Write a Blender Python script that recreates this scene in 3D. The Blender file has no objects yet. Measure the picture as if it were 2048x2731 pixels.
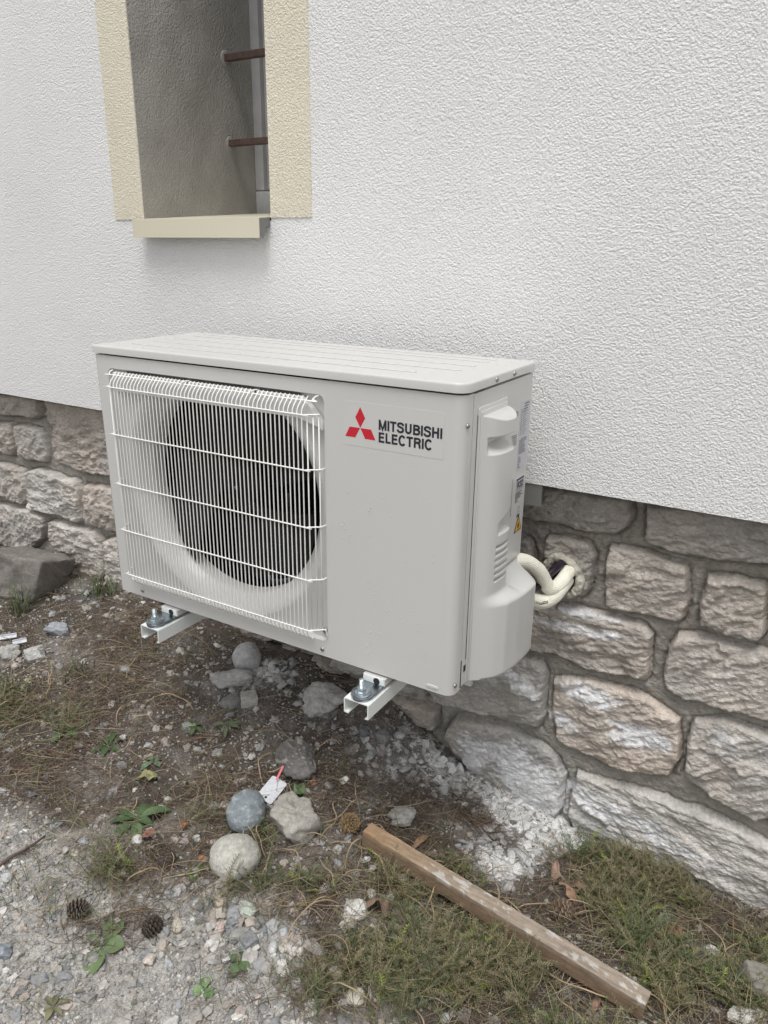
import bpy, bmesh, math, random
import numpy as np
from mathutils import Matrix, Vector

sc = bpy.context.scene
COL = sc.collection
# ------------------------------------------------------------------ camera
cd = bpy.data.cameras.new('camera'); cam = bpy.data.objects.new('camera', cd); COL.objects.link(cam)
R_ = Matrix(((0.85269,0.17943,-0.49064),(0.52229,-0.27166,0.80834),(0.01176,-0.94552,-0.32536)))  # columns right, down, forward
Rc = Matrix((( R_[0][0],-R_[0][1],-R_[0][2]),(R_[1][0],-R_[1][1],-R_[1][2]),(R_[2][0],-R_[2][1],-R_[2][2])))
cam.matrix_world = Matrix.Translation((1.26941,-0.99377,0.70423)) @ Rc.to_4x4()
cd.sensor_fit = 'VERTICAL'; cd.sensor_height = 24.0; cd.lens = 24.0*2024.583/2731.0
cd.clip_start = 0.02; cd.clip_end = 500
sc.camera = cam
# ------------------------------------------------------------------ light
sc.view_settings.view_transform = 'Standard'; sc.view_settings.look = 'None'
sc.view_settings.exposure = 0.50
sc.view_settings.gamma = 1.0
SUN_DIR = Vector((0.14,-0.44,1.25)).normalized()     # towards the sun (behind an even cloud layer)
w = bpy.data.worlds.new('World'); sc.world = w; w.use_nodes = True
nt = w.node_tree; nt.nodes.clear()
sky = nt.nodes.new('ShaderNodeTexSky'); sky.sky_type = 'NISHITA'; sky.sun_disc = False
sky.sun_elevation = math.asin(SUN_DIR.z); sky.sun_rotation = math.atan2(SUN_DIR.x, SUN_DIR.y)
sky.air_density = 1.0; sky.dust_density = 3.0; sky.ozone_density = 1.0
hs = nt.nodes.new('ShaderNodeHueSaturation'); hs.inputs['Saturation'].default_value = 0.12
bg = nt.nodes.new('ShaderNodeBackground'); bg.inputs['Strength'].default_value = 0.115
out = nt.nodes.new('ShaderNodeOutputWorld')
nt.links.new(sky.outputs[0], hs.inputs['Color']); nt.links.new(hs.outputs[0], bg.inputs[0]); nt.links.new(bg.outputs[0], out.inputs[0])
sd = bpy.data.lights.new('sun', 'SUN'); sd.energy = 1.25; sd.angle = math.radians(28); sd.color = (1.0, 0.975, 0.94)
sun = bpy.data.objects.new('sun', sd); COL.objects.link(sun)
sun.rotation_euler = SUN_DIR.to_track_quat('Z', 'Y').to_euler()

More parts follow.
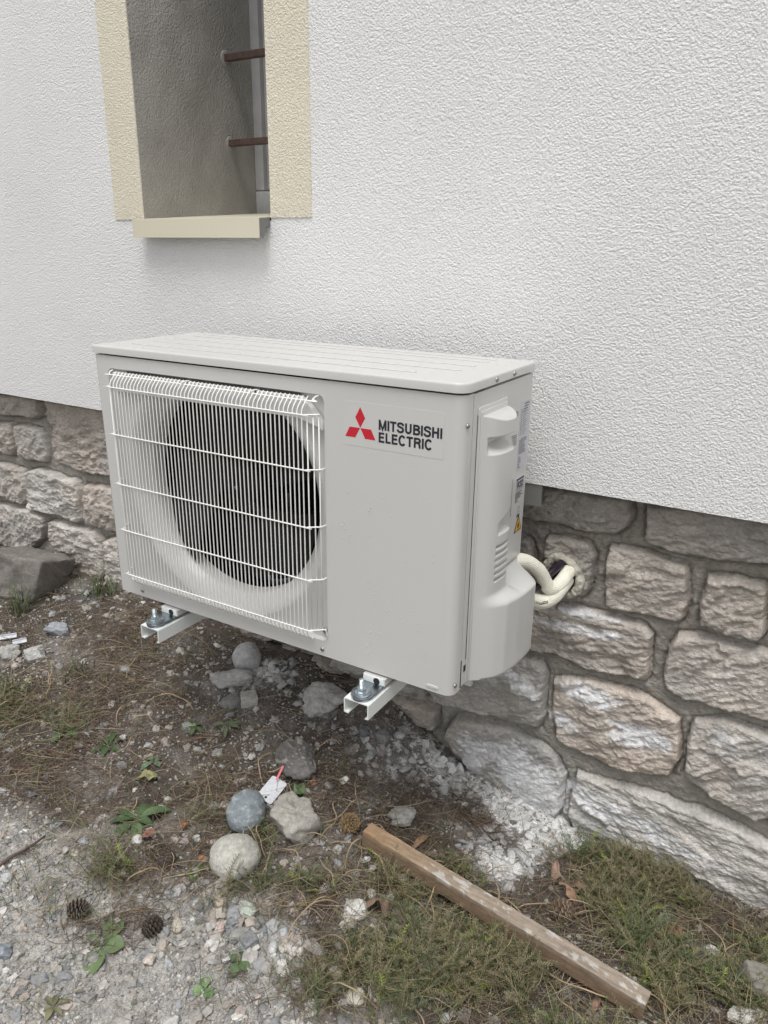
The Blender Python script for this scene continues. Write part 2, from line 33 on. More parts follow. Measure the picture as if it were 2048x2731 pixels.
STONES=[[[[0.616,0.2522],[0.7528,0.2623],[0.9622,0.2679],[0.9651,0.2298],[0.9612,0.2085],[0.9425,0.1892],[0.9035,0.1856],[0.8563,0.1837],[0.8037,0.1856],[0.7551,0.1851],[0.6196,0.1814]],0.35,0.78],[[[0.9886,0.2677],[0.9892,0.2244],[0.9936,0.1879],[1.019,0.1831],[1.0562,0.1778],[1.095,0.1764],[1.1541,0.1834],[1.2075,0.1909],[1.2839,0.1883],[1.2675,0.2829]],0.35,0.8],[[[0.8041,0.1602],[0.8514,0.1629],[0.8891,0.162],[0.9064,0.1407],[0.9075,0.0975],[0.9062,0.0604],[0.894,0.0442],[0.8519,0.0427],[0.8079,0.0507],[0.7999,0.0943],[0.7973,0.1348]],0.5,0.85],[[[0.6996,0.1478],[0.7525,0.1457],[0.7713,0.1403],[0.7767,0.1191],[0.7778,0.0815],[0.7747,0.0501],[0.7066,0.0412]],0.4,0.7],[[[0.9318,0.1677],[0.9899,0.1664],[1.0396,0.1656],[1.0765,0.1604],[1.0828,0.1466],[1.0909,0.0762],[1.0868,0.0504],[1.0793,0.0376],[1.0376,0.0349],[0.9957,0.0361],[0.9394,0.0356],[0.9318,0.0595],[0.9297,0.1101],[0.9276,0.1455]],0.5,1.02],[[[1.1104,0.1498],[1.1552,0.1573],[1.2088,0.1507],[1.2158,0.1394],[1.2195,0.1006],[1.2236,0.058],[1.2153,0.0401],[1.164,0.0406],[1.1101,0.0463],[1.1034,0.09],[1.1079,0.1255]],0.55,1.0],[[[1.2321,0.1565],[1.2903,0.152],[1.3104,0.0368],[1.2704,0.038],[1.243,0.0399],[1.2346,0.1081]],0.5,1.0],[[[0.7084,0.0139],[0.8002,0.01],[0.8721,0.0176],[0.9475,0.0229],[1.0076,0.0174],[1.034,-0.0009],[1.0353,-0.0376],[1.0382,-0.0744],[1.0319,-0.1033],[0.9755,-0.1083],[0.9095,-0.1119],[0.8469,-0.1035],[0.787,-0.1077],[0.7162,-0.1063]],0.45,0.97],[[[1.0744,0.0164],[1.1071,0.0241],[1.1453,0.0282],[1.189,0.0271],[1.2338,0.0268],[1.312,0.0273],[1.3359,-0.11],[1.2562,-0.1129],[1.2194,-0.1153],[1.1812,-0.1162],[1.1451,-0.1178],[1.1045,-0.1169],[1.0748,-0.1081],[1.0626,-0.0931],[1.0608,-0.0484],[1.0653,-0.01]],0.4,1.15],[[[0.537,-0.2679],[0.6022,-0.221],[0.6795,-0.1716],[0.7345,-0.1385],[0.7883,-0.1218],[0.8171,-0.1243],[0.8276,-0.1441],[0.8307,-0.2016],[0.8341,-0.2642],[0.8234,-0.2886],[0.772,-0.2974],[0.7262,-0.2997],[0.6591,-0.3029],[0.5895,-0.3105],[0.5598,-0.3079]],0.15,0.92],[[[0.8424,-0.1591],[0.9105,-0.1344],[1.0149,-0.1342],[1.1083,-0.1651],[1.1134,-0.2169],[1.1164,-0.2596],[1.1045,-0.3059],[1.0465,-0.3225],[0.9695,-0.3255],[0.8659,-0.3076],[0.8482,-0.2492]],0.75,1.14],[[[1.1289,-0.1575],[1.1801,-0.1335],[1.2604,-0.1392],[1.4028,-0.1426],[1.4339,-0.3108],[1.2895,-0.3212],[1.2725,-0.3369],[1.2248,-0.3235],[1.181,-0.3154],[1.129,-0.2877],[1.1231,-0.224]],0.3,1.12],[[[0.6193,-0.3326],[0.6666,-0.3216],[0.747,-0.3166],[0.8251,-0.3295],[0.8695,-0.3483],[0.891,-0.3882],[0.895,-0.4673],[0.8761,-0.5467],[0.7654,-0.5862],[0.6493,-0.4504],[0.5912,-0.3946]],0.2,0.92],[[[0.9135,-0.3726],[1.0316,-0.358],[1.16,-0.353],[1.2986,-0.3776],[1.4474,-0.3838],[1.5039,-0.6895],[1.2151,-0.7538],[0.9665,-0.7],[0.9079,-0.4804]],0.15,1.15],[[[-1.1898,0.2603],[-0.9961,0.2647],[-0.9049,0.2668],[-0.817,0.2689],[-0.8056,0.2556],[-0.8115,0.2149],[-0.8375,0.2015],[-0.9215,0.1962],[-1.0139,0.1946],[-1.2109,0.1872]],0.5,0.9],[[[-0.7888,0.2676],[-0.6514,0.2691],[-0.522,0.2699],[-0.4004,0.2673],[-0.4193,0.0625],[-0.4784,0.0668],[-0.5293,0.0674],[-0.5931,0.0606],[-0.6794,0.0615],[-0.7619,0.0692],[-0.7888,0.0916],[-0.7843,0.1409],[-0.7785,0.1823],[-0.7854,0.2253]],0.6,0.95],[[[-1.1521,0.1585],[-0.9818,0.1736],[-0.9703,0.1578],[-0.9811,0.0749],[-0.9965,0.0627],[-1.0476,0.0612],[-1.181,0.0539]],0.4,0.95],[[[-0.9584,0.1689],[-0.8967,0.174],[-0.8316,0.1756],[-0.8149,0.1591],[-0.8112,0.1222],[-0.8045,0.0855],[-0.8207,0.064],[-0.9225,0.062],[-0.9659,0.0731],[-0.972,0.0996],[-0.9706,0.1309]],0.35,0.98],[[[-1.1905,0.0196],[-1.0427,0.0299],[-0.9486,0.0285],[-0.9284,-0.0039],[-0.9273,-0.0397],[-0.9327,-0.0769],[-0.9603,-0.1024],[-1.0737,-0.0941],[-1.221,-0.0905]],0.35,1.02],[[[-0.9241,0.0284],[-0.8493,0.0403],[-0.7627,0.0368],[-0.6741,0.0306],[-0.662,0.0063],[-0.6627,-0.0433],[-0.6627,-0.0895],[-0.6946,-0.1114],[-0.7906,-0.1026],[-0.9242,-0.1079],[-0.9382,-0.0738],[-0.9341,-0.0208]],0.15,1.12],[[[-0.6473,0.0276],[-0.5767,0.0321],[-0.5143,0.0318],[-0.4234,0.0333],[-0.4386,-0.1124],[-0.5254,-0.1079],[-0.5889,-0.1057],[-0.654,-0.1033],[-0.6627,-0.074],[-0.6592,-0.0236]],0.55,1.05],[[[-1.2322,-0.1312],[-1.093,-0.1186],[-1.0133,-0.1122],[-0.9307,-0.1091],[-0.8596,-0.1199],[-0.8605,-0.1526],[-0.8906,-0.2084],[-0.9999,-0.2746],[-1.1344,-0.2822],[-1.2763,-0.2903]],0.25,1.0],[[[-0.8506,-0.1344],[-0.8247,-0.1252],[-0.7137,-0.1231],[-0.6133,-0.1222],[-0.5898,-0.1445],[-0.5935,-0.2001],[-0.5979,-0.2609],[-0.6193,-0.2904],[-0.7345,-0.2979],[-0.813,-0.2747],[-0.8586,-0.2016]],0.35,1.1],[[[-0.578,-0.1381],[-0.5056,-0.1152],[-0.4256,-0.1283],[-0.4364,-0.2845],[-0.5335,-0.3013],[-0.5911,-0.2875],[-0.592,-0.2077]],0.35,1.1],[[[-0.1683,-0.2462],[-0.0112,-0.2336],[0.0881,-0.2519],[0.1132,-0.2733],[0.0525,-0.3039],[-0.016,-0.3112],[-0.1144,-0.3006],[-0.1798,-0.2915]],0.5,0.9],[[[-0.2527,-0.3397],[-0.1957,-0.302],[-0.1144,-0.3006],[-0.0802,-0.324],[-0.0912,-0.376],[-0.1673,-0.4054],[-0.2483,-0.373]],0.4,0.8],[[[-0.0669,-0.3369],[-0.016,-0.3112],[0.0455,-0.3107],[0.0433,-0.3527],[-0.019,-0.36],[-0.0691,-0.3692]],0.6,1.0],[[[0.0726,-0.3026],[0.1382,-0.2945],[0.1562,-0.3292],[0.1351,-0.3828],[0.0828,-0.37],[0.0508,-0.3385]],0.6,0.95],[[[0.1501,-0.3225],[0.2443,-0.3073],[0.3042,-0.333],[0.3039,-0.3785],[0.2424,-0.4171],[0.1404,-0.4166],[0.1291,-0.367]],0.6,0.9],[[[0.263,-0.2735],[0.3338,-0.2736],[0.3854,-0.279],[0.3685,-0.3064],[0.2924,-0.3144],[0.2626,-0.3015]],0.4,0.8],[[[0.4633,-0.2995],[0.5325,-0.2895],[0.5384,-0.3097],[0.4963,-0.3206],[0.4583,-0.3201]],0.3,0.8],[[[0.3811,-0.3518],[0.4506,-0.3451],[0.5218,-0.3366],[0.5735,-0.3337],[0.5737,-0.36],[0.5693,-0.3928],[0.506,-0.4031],[0.4334,-0.4163],[0.3381,-0.4134],[0.3429,-0.3788]],0.65,0.85],[[[0.226,-0.2578],[0.2645,-0.2463],[0.3106,-0.2485],[0.3834,-0.2447],[0.3835,-0.2604],[0.3417,-0.2682],[0.2933,-0.2645],[0.2406,-0.2697]],0.5,0.7],[[[-0.28,0.06],[-0.15000000000000002,0.055999999999999994],[-0.02,0.06],[-0.016,0.125],[-0.02,0.19],[-0.15000000000000002,0.193],[-0.28,0.19],[-0.28400000000000003,0.125]],0.4,0.9],[[[0,0.1],[0.1,0.096],[0.2,0.1],[0.20400000000000001,0.14500000000000002],[0.2,0.19],[0.1,0.193],[0,0.19],[-0.004,0.14500000000000002]],0.4,0.9],[[[-0.26,0.215],[-0.08,0.211],[0.1,0.215],[0.10400000000000001,0.2575],[0.1,0.3],[-0.08,0.303],[-0.26,0.3],[-0.264,0.2575]],0.4,0.9],[[[0.125,0.215],[0.2625,0.211],[0.4,0.215],[0.404,0.2575],[0.4,0.3],[0.2625,0.303],[0.125,0.3],[0.121,0.2575]],0.4,0.9],[[[0.42,0.2],[0.54,0.196],[0.66,0.2],[0.664,0.25],[0.66,0.3],[0.54,0.303],[0.42,0.3],[0.416,0.25]],0.4,0.9],[[[0.22,0.06],[0.31,0.055999999999999994],[0.4,0.06],[0.404,0.125],[0.4,0.19],[0.31,0.193],[0.22,0.19],[0.216,0.125]],0.4,0.9],[[[0.42,0.04],[0.51,0.036000000000000004],[0.6,0.04],[0.604,0.11],[0.6,0.18],[0.51,0.183],[0.42,0.18],[0.416,0.11]],0.4,0.9],[[[0.62,0.0],[0.6699999999999999,-0.004],[0.72,0.0],[0.724,0.085],[0.72,0.17],[0.6699999999999999,0.17300000000000001],[0.62,0.17],[0.616,0.085]],0.4,0.9],[[[-0.2,-0.06],[-0.1,-0.064],[0.0,-0.06],[0.004,-0.009999999999999998],[0.0,0.04],[-0.1,0.043000000000000003],[-0.2,0.04],[-0.20400000000000001,-0.009999999999999998]],0.4,0.9],[[[0.03,-0.05],[0.125,-0.054000000000000006],[0.22,-0.05],[0.224,0.015],[0.22,0.08],[0.125,0.083],[0.03,0.08],[0.026,0.015]],0.4,0.9],[[[0.25,-0.07],[0.375,-0.07400000000000001],[0.5,-0.07],[0.504,-0.0175],[0.5,0.035],[0.375,0.038000000000000006],[0.25,0.035],[0.246,-0.0175]],0.4,0.9],[[[0.52,-0.06],[0.5900000000000001,-0.064],[0.66,-0.06],[0.664,-0.019999999999999997],[0.66,0.02],[0.5900000000000001,0.023],[0.52,0.02],[0.516,-0.019999999999999997]],0.4,0.9],[[[-0.33,-0.12],[-0.265,-0.124],[-0.2,-0.12],[-0.196,-0.039999999999999994],[-0.2,0.04],[-0.265,0.043000000000000003],[-0.33,0.04],[-0.334,-0.039999999999999994]],0.4,0.9],[[[-0.18,-0.19],[-0.049999999999999996,-0.194],[0.08,-0.19],[0.084,-0.1375],[0.08,-0.085],[-0.049999999999999996,-0.082],[-0.18,-0.085],[-0.184,-0.1375]],0.4,0.9],[[[0.1,-0.19],[0.2,-0.194],[0.3,-0.19],[0.304,-0.1375],[0.3,-0.085],[0.2,-0.082],[0.1,-0.085],[0.096,-0.1375]],0.4,0.9],[[[0.33,-0.19],[0.42500000000000004,-0.194],[0.52,-0.19],[0.524,-0.14500000000000002],[0.52,-0.1],[0.42500000000000004,-0.097],[0.33,-0.1],[0.326,-0.14500000000000002]],0.4,0.9],[[[1.75,-0.3],[1.975,-0.304],[2.2,-0.3],[2.204,-0.2],[2.2,-0.1],[1.975,-0.097],[1.75,-0.1],[1.746,-0.2]],0.4,0.9],[[[1.72,-0.08],[1.9100000000000001,-0.084],[2.1,-0.08],[2.104,-0.0049999999999999975],[2.1,0.07],[1.9100000000000001,0.07300000000000001],[1.72,0.07],[1.716,-0.0049999999999999975]],0.4,0.9],[[[1.8,0.1],[2.05,0.096],[2.3,0.1],[2.304,0.19],[2.3,0.28],[2.05,0.28300000000000003],[1.8,0.28],[1.796,0.19]],0.4,0.9],[[[-1.6,0.0],[-1.475,-0.004],[-1.35,0.0],[-1.346,0.05],[-1.35,0.1],[-1.475,0.10300000000000001],[-1.6,0.1],[-1.604,0.05]],0.4,0.9],[[[-1.9,0.13],[-1.6749999999999998,0.126],[-1.45,0.13],[-1.446,0.2],[-1.45,0.27],[-1.6749999999999998,0.273],[-1.9,0.27],[-1.904,0.2]],0.4,0.9],[[[-2.484,0.175],[-2.351,0.165],[-2.192,0.172],[-2.189,0.229],[-2.199,0.294],[-2.343,0.301],[-2.496,0.294],[-2.496,0.238]],0.56,0.89],[[[-2.173,0.171],[-2.086,0.159],[-1.99,0.171],[-1.997,0.231],[-1.997,0.286],[-2.086,0.292],[-2.162,0.29],[-2.163,0.223]],0.32,0.89],[[[1.297,0.175],[1.403,0.171],[1.522,0.17],[1.52,0.231],[1.526,0.281],[1.409,0.289],[1.3,0.283],[1.29,0.229]],0.59,0.87],[[[1.544,0.164],[1.638,0.172],[1.735,0.173],[1.724,0.236],[1.723,0.296],[1.641,0.3],[1.535,0.292],[1.544,0.228]],0.47,0.95],[[[2.332,0.16],[2.463,0.149],[2.618,0.16],[2.619,0.217],[2.612,0.283],[2.463,0.285],[2.327,0.283],[2.319,0.217]],0.6,1.01],[[[-2.469,0.057],[-2.353,0.05],[-2.249,0.05],[-2.244,0.095],[-2.237,0.145],[-2.352,0.142],[-2.47,0.15],[-2.472,0.1]],0.38,0.87],[[[-2.223,0.049],[-2.141,0.038],[-2.054,0.04],[-2.049,0.091],[-2.05,0.137],[-2.129,0.144],[-2.214,0.145],[-2.222,0.093]],0.67,0.88],[[[1.327,0.047],[1.415,0.049],[1.498,0.054],[1.492,0.099],[1.5,0.152],[1.411,0.154],[1.334,0.152],[1.324,0.101]],0.6,0.97],[[[1.51,0.041],[1.599,0.036],[1.681,0.048],[1.686,0.096],[1.68,0.145],[1.604,0.144],[1.524,0.135],[1.507,0.087]],0.22,0.94],[[[2.323,0.044],[2.414,0.051],[2.513,0.049],[2.511,0.094],[2.521,0.145],[2.419,0.141],[2.321,0.146],[2.318,0.097]],0.64,1.01],[[[2.54,0.042],[2.675,0.042],[2.81,0.041],[2.815,0.093],[2.809,0.133],[2.674,0.139],[2.544,0.143],[2.527,0.089]],0.26,0.97],[[[-2.522,-0.071],[-2.386,-0.065],[-2.242,-0.07],[-2.252,-0.017],[-2.241,0.026],[-2.39,0.025],[-2.514,0.03],[-2.533,-0.024]],0.36,0.92],[[[-2.232,-0.062],[-2.073,-0.064],[-1.942,-0.067],[-1.929,-0.015],[-1.937,0.034],[-2.079,0.043],[-2.23,0.035],[-2.234,-0.013]],0.54,0.88],[[[-1.909,-0.058],[-1.795,-0.059],[-1.672,-0.062],[-1.673,-0.023],[-1.679,0.02],[-1.803,0.023],[-1.914,0.024],[-1.91,-0.019]],0.42,1.03],[[[1.363,-0.068],[1.444,-0.067],[1.519,-0.063],[1.521,-0.016],[1.513,0.039],[1.44,0.044],[1.357,0.037],[1.35,-0.011]],0.32,1.0],[[[2.122,-0.056],[2.194,-0.062],[2.27,-0.056],[2.273,-0.014],[2.267,0.036],[2.198,0.04],[2.118,0.031],[2.112,-0.016]],0.51,1.04],[[[2.284,-0.064],[2.377,-0.065],[2.459,-0.062],[2.461,-0.016],[2.464,0.031],[2.368,0.039],[2.293,0.039],[2.279,-0.007]],0.15,0.89],[[[2.491,-0.067],[2.562,-0.072],[2.635,-0.066],[2.633,-0.022],[2.627,0.031],[2.563,0.031],[2.484,0.035],[2.476,-0.017]],0.23,1.02],[[[-2.494,-0.162],[-2.407,-0.173],[-2.329,-0.171],[-2.328,-0.129],[-2.33,-0.076],[-2.409,-0.084],[-2.491,-0.082],[-2.496,-0.128]],0.27,0.96],[[[-2.313,-0.172],[-2.236,-0.166],[-2.158,-0.172],[-2.153,-0.12],[-2.162,-0.086],[-2.237,-0.079],[-2.311,-0.089],[-2.308,-0.128]],0.51,0.96],[[[-2.136,-0.18],[-1.971,-0.181],[-1.821,-0.177],[-1.809,-0.13],[-1.82,-0.082],[-1.974,-0.082],[-2.134,-0.089],[-2.138,-0.126]],0.28,0.94],[[[-1.798,-0.166],[-1.674,-0.177],[-1.532,-0.164],[-1.539,-0.132],[-1.534,-0.088],[-1.664,-0.088],[-1.798,-0.089],[-1.804,-0.125]],0.41,1.06],[[[-1.476,-0.175],[-1.384,-0.176],[-1.298,-0.165],[-1.292,-0.128],[-1.297,-0.077],[-1.396,-0.077],[-1.474,-0.083],[-1.486,-0.131]],0.35,1.08],[[[1.536,-0.173],[1.616,-0.182],[1.675,-0.179],[1.685,-0.131],[1.673,-0.085],[1.605,-0.087],[1.544,-0.09],[1.534,-0.128]],0.43,1.07],[[[2.214,-0.181],[2.325,-0.182],[2.433,-0.174],[2.442,-0.133],[2.431,-0.073],[2.329,-0.077],[2.22,-0.083],[2.219,-0.122]],0.5,0.86],[[[2.455,-0.168],[2.566,-0.168],[2.68,-0.165],[2.695,-0.117],[2.685,-0.075],[2.567,-0.07],[2.466,-0.079],[2.462,-0.124]],0.69,0.93],[[[-2.465,-0.276],[-2.302,-0.272],[-2.147,-0.279],[-2.148,-0.232],[-2.155,-0.19],[-2.304,-0.185],[-2.462,-0.187],[-2.455,-0.229]],0.55,1.08],[[[-2.133,-0.271],[-2.051,-0.277],[-1.982,-0.271],[-1.979,-0.239],[-1.986,-0.201],[-2.062,-0.188],[-2.121,-0.198],[-2.133,-0.238]],0.57,0.97],[[[-1.967,-0.274],[-1.877,-0.276],[-1.788,-0.276],[-1.785,-0.227],[-1.786,-0.183],[-1.87,-0.18],[-1.953,-0.184],[-1.959,-0.223]],0.47,1.0],[[[-1.765,-0.281],[-1.623,-0.278],[-1.469,-0.28],[-1.47,-0.241],[-1.463,-0.197],[-1.616,-0.19],[-1.757,-0.192],[-1.772,-0.23]],0.21,1.0],[[[-0.358,-0.283],[-0.287,-0.283],[-0.212,-0.281],[-0.212,-0.23],[-0.211,-0.186],[-0.293,-0.186],[-0.361,-0.189],[-0.362,-0.236]],0.21,1.09],[[[1.5,-0.286],[1.566,-0.296],[1.64,-0.291],[1.642,-0.237],[1.639,-0.197],[1.571,-0.194],[1.5,-0.191],[1.497,-0.237]],0.54,0.92],[[[2.219,-0.28],[2.372,-0.289],[2.541,-0.286],[2.541,-0.239],[2.534,-0.19],[2.372,-0.19],[2.225,-0.195],[2.208,-0.233]],0.32,0.9],[[[2.559,-0.274],[2.711,-0.275],[2.857,-0.27],[2.849,-0.234],[2.854,-0.199],[2.697,-0.186],[2.563,-0.193],[2.545,-0.231]],0.69,1.05],[[[-2.478,-0.403],[-2.37,-0.396],[-2.247,-0.393],[-2.252,-0.35],[-2.247,-0.294],[-2.365,-0.293],[-2.474,-0.29],[-2.478,-0.346]],0.39,0.95],[[[-2.221,-0.399],[-2.117,-0.405],[-1.99,-0.405],[-1.985,-0.346],[-2.002,-0.299],[-2.113,-0.298],[-2.227,-0.296],[-2.23,-0.347]],0.25,1.05],[[[-1.972,-0.408],[-1.858,-0.409],[-1.752,-0.399],[-1.754,-0.35],[-1.754,-0.298],[-1.863,-0.287],[-1.97,-0.298],[-1.974,-0.349]],0.32,1.02],[[[-1.728,-0.398],[-1.631,-0.402],[-1.524,-0.391],[-1.506,-0.35],[-1.522,-0.297],[-1.62,-0.302],[-1.736,-0.302],[-1.743,-0.352]],0.34,0.88],[[[-1.489,-0.393],[-1.409,-0.405],[-1.323,-0.4],[-1.317,-0.352],[-1.324,-0.3],[-1.408,-0.297],[-1.499,-0.307],[-1.502,-0.345]],0.12,0.92],[[[-1.31,-0.406],[-1.212,-0.407],[-1.099,-0.402],[-1.097,-0.347],[-1.105,-0.295],[-1.211,-0.286],[-1.301,-0.299],[-1.314,-0.344]],0.4,1.04],[[[-1.086,-0.41],[-0.932,-0.406],[-0.794,-0.407],[-0.783,-0.353],[-0.792,-0.289],[-0.942,-0.287],[-1.075,-0.289],[-1.089,-0.354]],0.36,0.89],[[[2.227,-0.408],[2.372,-0.414],[2.528,-0.403],[2.539,-0.348],[2.541,-0.304],[2.374,-0.298],[2.215,-0.304],[2.211,-0.354]],0.37,0.98],[[[2.564,-0.409],[2.727,-0.413],[2.901,-0.401],[2.9,-0.361],[2.893,-0.303],[2.728,-0.305],[2.556,-0.311],[2.552,-0.352]],0.33,0.97],[[[-2.529,-0.524],[-2.399,-0.524],[-2.247,-0.527],[-2.249,-0.467],[-2.251,-0.423],[-2.398,-0.421],[-2.532,-0.417],[-2.534,-0.466]],0.34,0.87],[[[-2.236,-0.517],[-2.118,-0.531],[-2.027,-0.516],[-2.021,-0.477],[-2.024,-0.431],[-2.132,-0.425],[-2.225,-0.432],[-2.233,-0.479]],0.57,1.08],[[[-1.995,-0.525],[-1.836,-0.526],[-1.677,-0.522],[-1.675,-0.473],[-1.687,-0.426],[-1.842,-0.427],[-1.997,-0.425],[-1.999,-0.475]],0.47,0.9],[[[-1.666,-0.527],[-1.546,-0.531],[-1.416,-0.527],[-1.419,-0.465],[-1.42,-0.419],[-1.541,-0.408],[-1.657,-0.411],[-1.664,-0.472]],0.4,0.86],[[[-1.39,-0.513],[-1.252,-0.521],[-1.118,-0.519],[-1.108,-0.464],[-1.124,-0.408],[-1.255,-0.414],[-1.389,-0.412],[-1.397,-0.459]],0.29,0.92],[[[-1.097,-0.528],[-0.976,-0.533],[-0.842,-0.52],[-0.834,-0.467],[-0.842,-0.413],[-0.973,-0.415],[-1.091,-0.42],[-1.099,-0.47]],0.13,0.99],[[[-0.815,-0.519],[-0.664,-0.516],[-0.516,-0.514],[-0.516,-0.464],[-0.525,-0.425],[-0.667,-0.414],[-0.825,-0.421],[-0.825,-0.47]],0.61,0.92],[[[-0.492,-0.526],[-0.357,-0.531],[-0.205,-0.527],[-0.205,-0.468],[-0.207,-0.423],[-0.356,-0.428],[-0.507,-0.43],[-0.496,-0.474]],0.25,0.86],[[[-0.182,-0.52],[-0.05,-0.526],[0.082,-0.522],[0.084,-0.469],[0.094,-0.424],[-0.047,-0.423],[-0.177,-0.424],[-0.182,-0.475]],0.34,1.03],[[[0.104,-0.518],[0.194,-0.524],[0.278,-0.517],[0.288,-0.47],[0.279,-0.423],[0.202,-0.424],[0.102,-0.426],[0.109,-0.47]],0.14,0.93],[[[0.324,-0.527],[0.421,-0.528],[0.522,-0.53],[0.525,-0.465],[0.522,-0.414],[0.416,-0.405],[0.327,-0.41],[0.315,-0.466]],0.62,0.98],[[[1.527,-0.51],[1.652,-0.519],[1.781,-0.512],[1.784,-0.477],[1.784,-0.428],[1.655,-0.428],[1.53,-0.427],[1.517,-0.469]],0.12,1.08],[[[1.799,-0.52],[1.967,-0.527],[2.121,-0.524],[2.123,-0.468],[2.12,-0.421],[1.96,-0.423],[1.813,-0.426],[1.803,-0.471]],0.2,0.94],[[[2.133,-0.525],[2.238,-0.526],[2.341,-0.531],[2.341,-0.472],[2.34,-0.426],[2.232,-0.417],[2.132,-0.417],[2.13,-0.472]],0.14,1.07],[[[2.362,-0.507],[2.518,-0.522],[2.695,-0.507],[2.688,-0.463],[2.695,-0.423],[2.519,-0.419],[2.357,-0.426],[2.359,-0.465]],0.2,1.01],[[[-2.497,-0.633],[-2.332,-0.633],[-2.17,-0.628],[-2.157,-0.581],[-2.156,-0.529],[-2.323,-0.529],[-2.489,-0.534],[-2.502,-0.587]],0.51,0.95],[[[-2.137,-0.631],[-2.02,-0.642],[-1.908,-0.635],[-1.905,-0.593],[-1.915,-0.545],[-2.021,-0.535],[-2.143,-0.541],[-2.146,-0.588]],0.26,0.94],[[[-1.894,-0.629],[-1.723,-0.636],[-1.555,-0.633],[-1.547,-0.594],[-1.551,-0.549],[-1.729,-0.545],[-1.888,-0.542],[-1.891,-0.584]],0.21,0.94],[[[-1.535,-0.643],[-1.403,-0.639],[-1.287,-0.635],[-1.284,-0.585],[-1.278,-0.539],[-1.414,-0.537],[-1.533,-0.536],[-1.534,-0.592]],0.47,0.93],[[[-1.263,-0.651],[-1.176,-0.651],[-1.105,-0.646],[-1.105,-0.599],[-1.102,-0.55],[-1.176,-0.54],[-1.252,-0.551],[-1.254,-0.594]],0.45,0.99],[[[-1.08,-0.637],[-0.972,-0.634],[-0.863,-0.628],[-0.85,-0.587],[-0.861,-0.53],[-0.966,-0.523],[-1.091,-0.528],[-1.09,-0.584]],0.24,0.88],[[[-0.841,-0.643],[-0.768,-0.649],[-0.693,-0.635],[-0.686,-0.592],[-0.688,-0.541],[-0.757,-0.538],[-0.83,-0.543],[-0.834,-0.596]],0.46,0.93],[[[-0.671,-0.646],[-0.501,-0.647],[-0.347,-0.648],[-0.332,-0.591],[-0.342,-0.528],[-0.505,-0.529],[-0.672,-0.527],[-0.669,-0.586]],0.34,1.03],[[[-0.316,-0.641],[-0.212,-0.647],[-0.098,-0.643],[-0.093,-0.597],[-0.099,-0.539],[-0.211,-0.538],[-0.325,-0.548],[-0.332,-0.589]],0.34,1.0],[[[-0.085,-0.632],[0.027,-0.633],[0.141,-0.629],[0.151,-0.589],[0.154,-0.54],[0.034,-0.536],[-0.089,-0.533],[-0.081,-0.58]],0.5,1.01],[[[0.17,-0.638],[0.251,-0.636],[0.339,-0.633],[0.341,-0.593],[0.341,-0.544],[0.247,-0.541],[0.171,-0.54],[0.163,-0.592]],0.48,1.0],[[[0.404,-0.65],[0.476,-0.645],[0.556,-0.646],[0.56,-0.598],[0.561,-0.542],[0.481,-0.548],[0.401,-0.55],[0.409,-0.601]],0.37,0.98],[[[1.523,-0.631],[1.631,-0.642],[1.724,-0.631],[1.721,-0.593],[1.72,-0.545],[1.627,-0.535],[1.528,-0.544],[1.529,-0.583]],0.36,0.97],[[[1.748,-0.647],[1.868,-0.645],[1.991,-0.644],[1.999,-0.589],[1.988,-0.532],[1.874,-0.54],[1.753,-0.542],[1.747,-0.59]],0.57,0.94],[[[2.005,-0.649],[2.115,-0.649],[2.214,-0.639],[2.211,-0.599],[2.214,-0.551],[2.11,-0.539],[2.005,-0.549],[2.009,-0.6]],0.62,1.04],[[[2.236,-0.635],[2.354,-0.636],[2.48,-0.641],[2.488,-0.596],[2.482,-0.549],[2.354,-0.544],[2.233,-0.544],[2.224,-0.594]],0.57,0.87],[[[2.495,-0.641],[2.634,-0.637],[2.762,-0.631],[2.767,-0.588],[2.767,-0.541],[2.625,-0.536],[2.495,-0.537],[2.5,-0.591]],0.47,0.97]]
SPLASH=[[0.8511,-0.0268,0.0575,0.0019,-0.0011,-0.0096,1.0],[0.9422,-0.022,0.0438,0.0057,-0.0002,-0.0084,1.0],[0.8939,0.0101,0.0666,0.0027,-0.0005,-0.0059,0.7],[0.933,-0.1685,0.0547,-0.006,-0.0035,-0.0155,1.1],[1.0369,-0.2282,0.0531,0.0032,-0.0019,-0.02,1.1],[0.8795,-0.2584,0.0294,-0.0079,-0.0053,-0.0151,0.9],[1.2222,-0.1913,0.0678,0.0034,-0.0022,-0.0422,0.45],[1.1572,-0.0543,0.0565,0.0001,-0.0014,-0.0201,0.35],[0.7749,-0.1848,0.0483,-0.0259,-0.01,-0.0178,0.65],[0.5822,-0.1514,0.078,-0.0129,-0.0052,-0.0139,0.5],[0.7794,-0.4171,0.0529,-0.0445,-0.029,-0.0422,1.0],[0.7282,-0.3903,0.0407,-0.0092,-0.0121,-0.0318,1.0],[0.8402,-0.4649,0.0424,-0.0208,-0.0301,-0.0618,1.3],[0.6812,-0.3986,0.0414,-0.0202,-0.0228,-0.0413,0.8],[0.9642,-0.4351,0.0772,-0.0237,-0.0049,-0.0139,1.1],[1.0792,-0.44,0.1146,-0.0209,-0.0054,-0.0216,0.8],[0.9338,-0.4109,0.0439,-0.0102,-0.0058,-0.0181,0.7],[0.8977,-0.1708,0.0308,0.0012,-0.0018,-0.0138,0.8]]
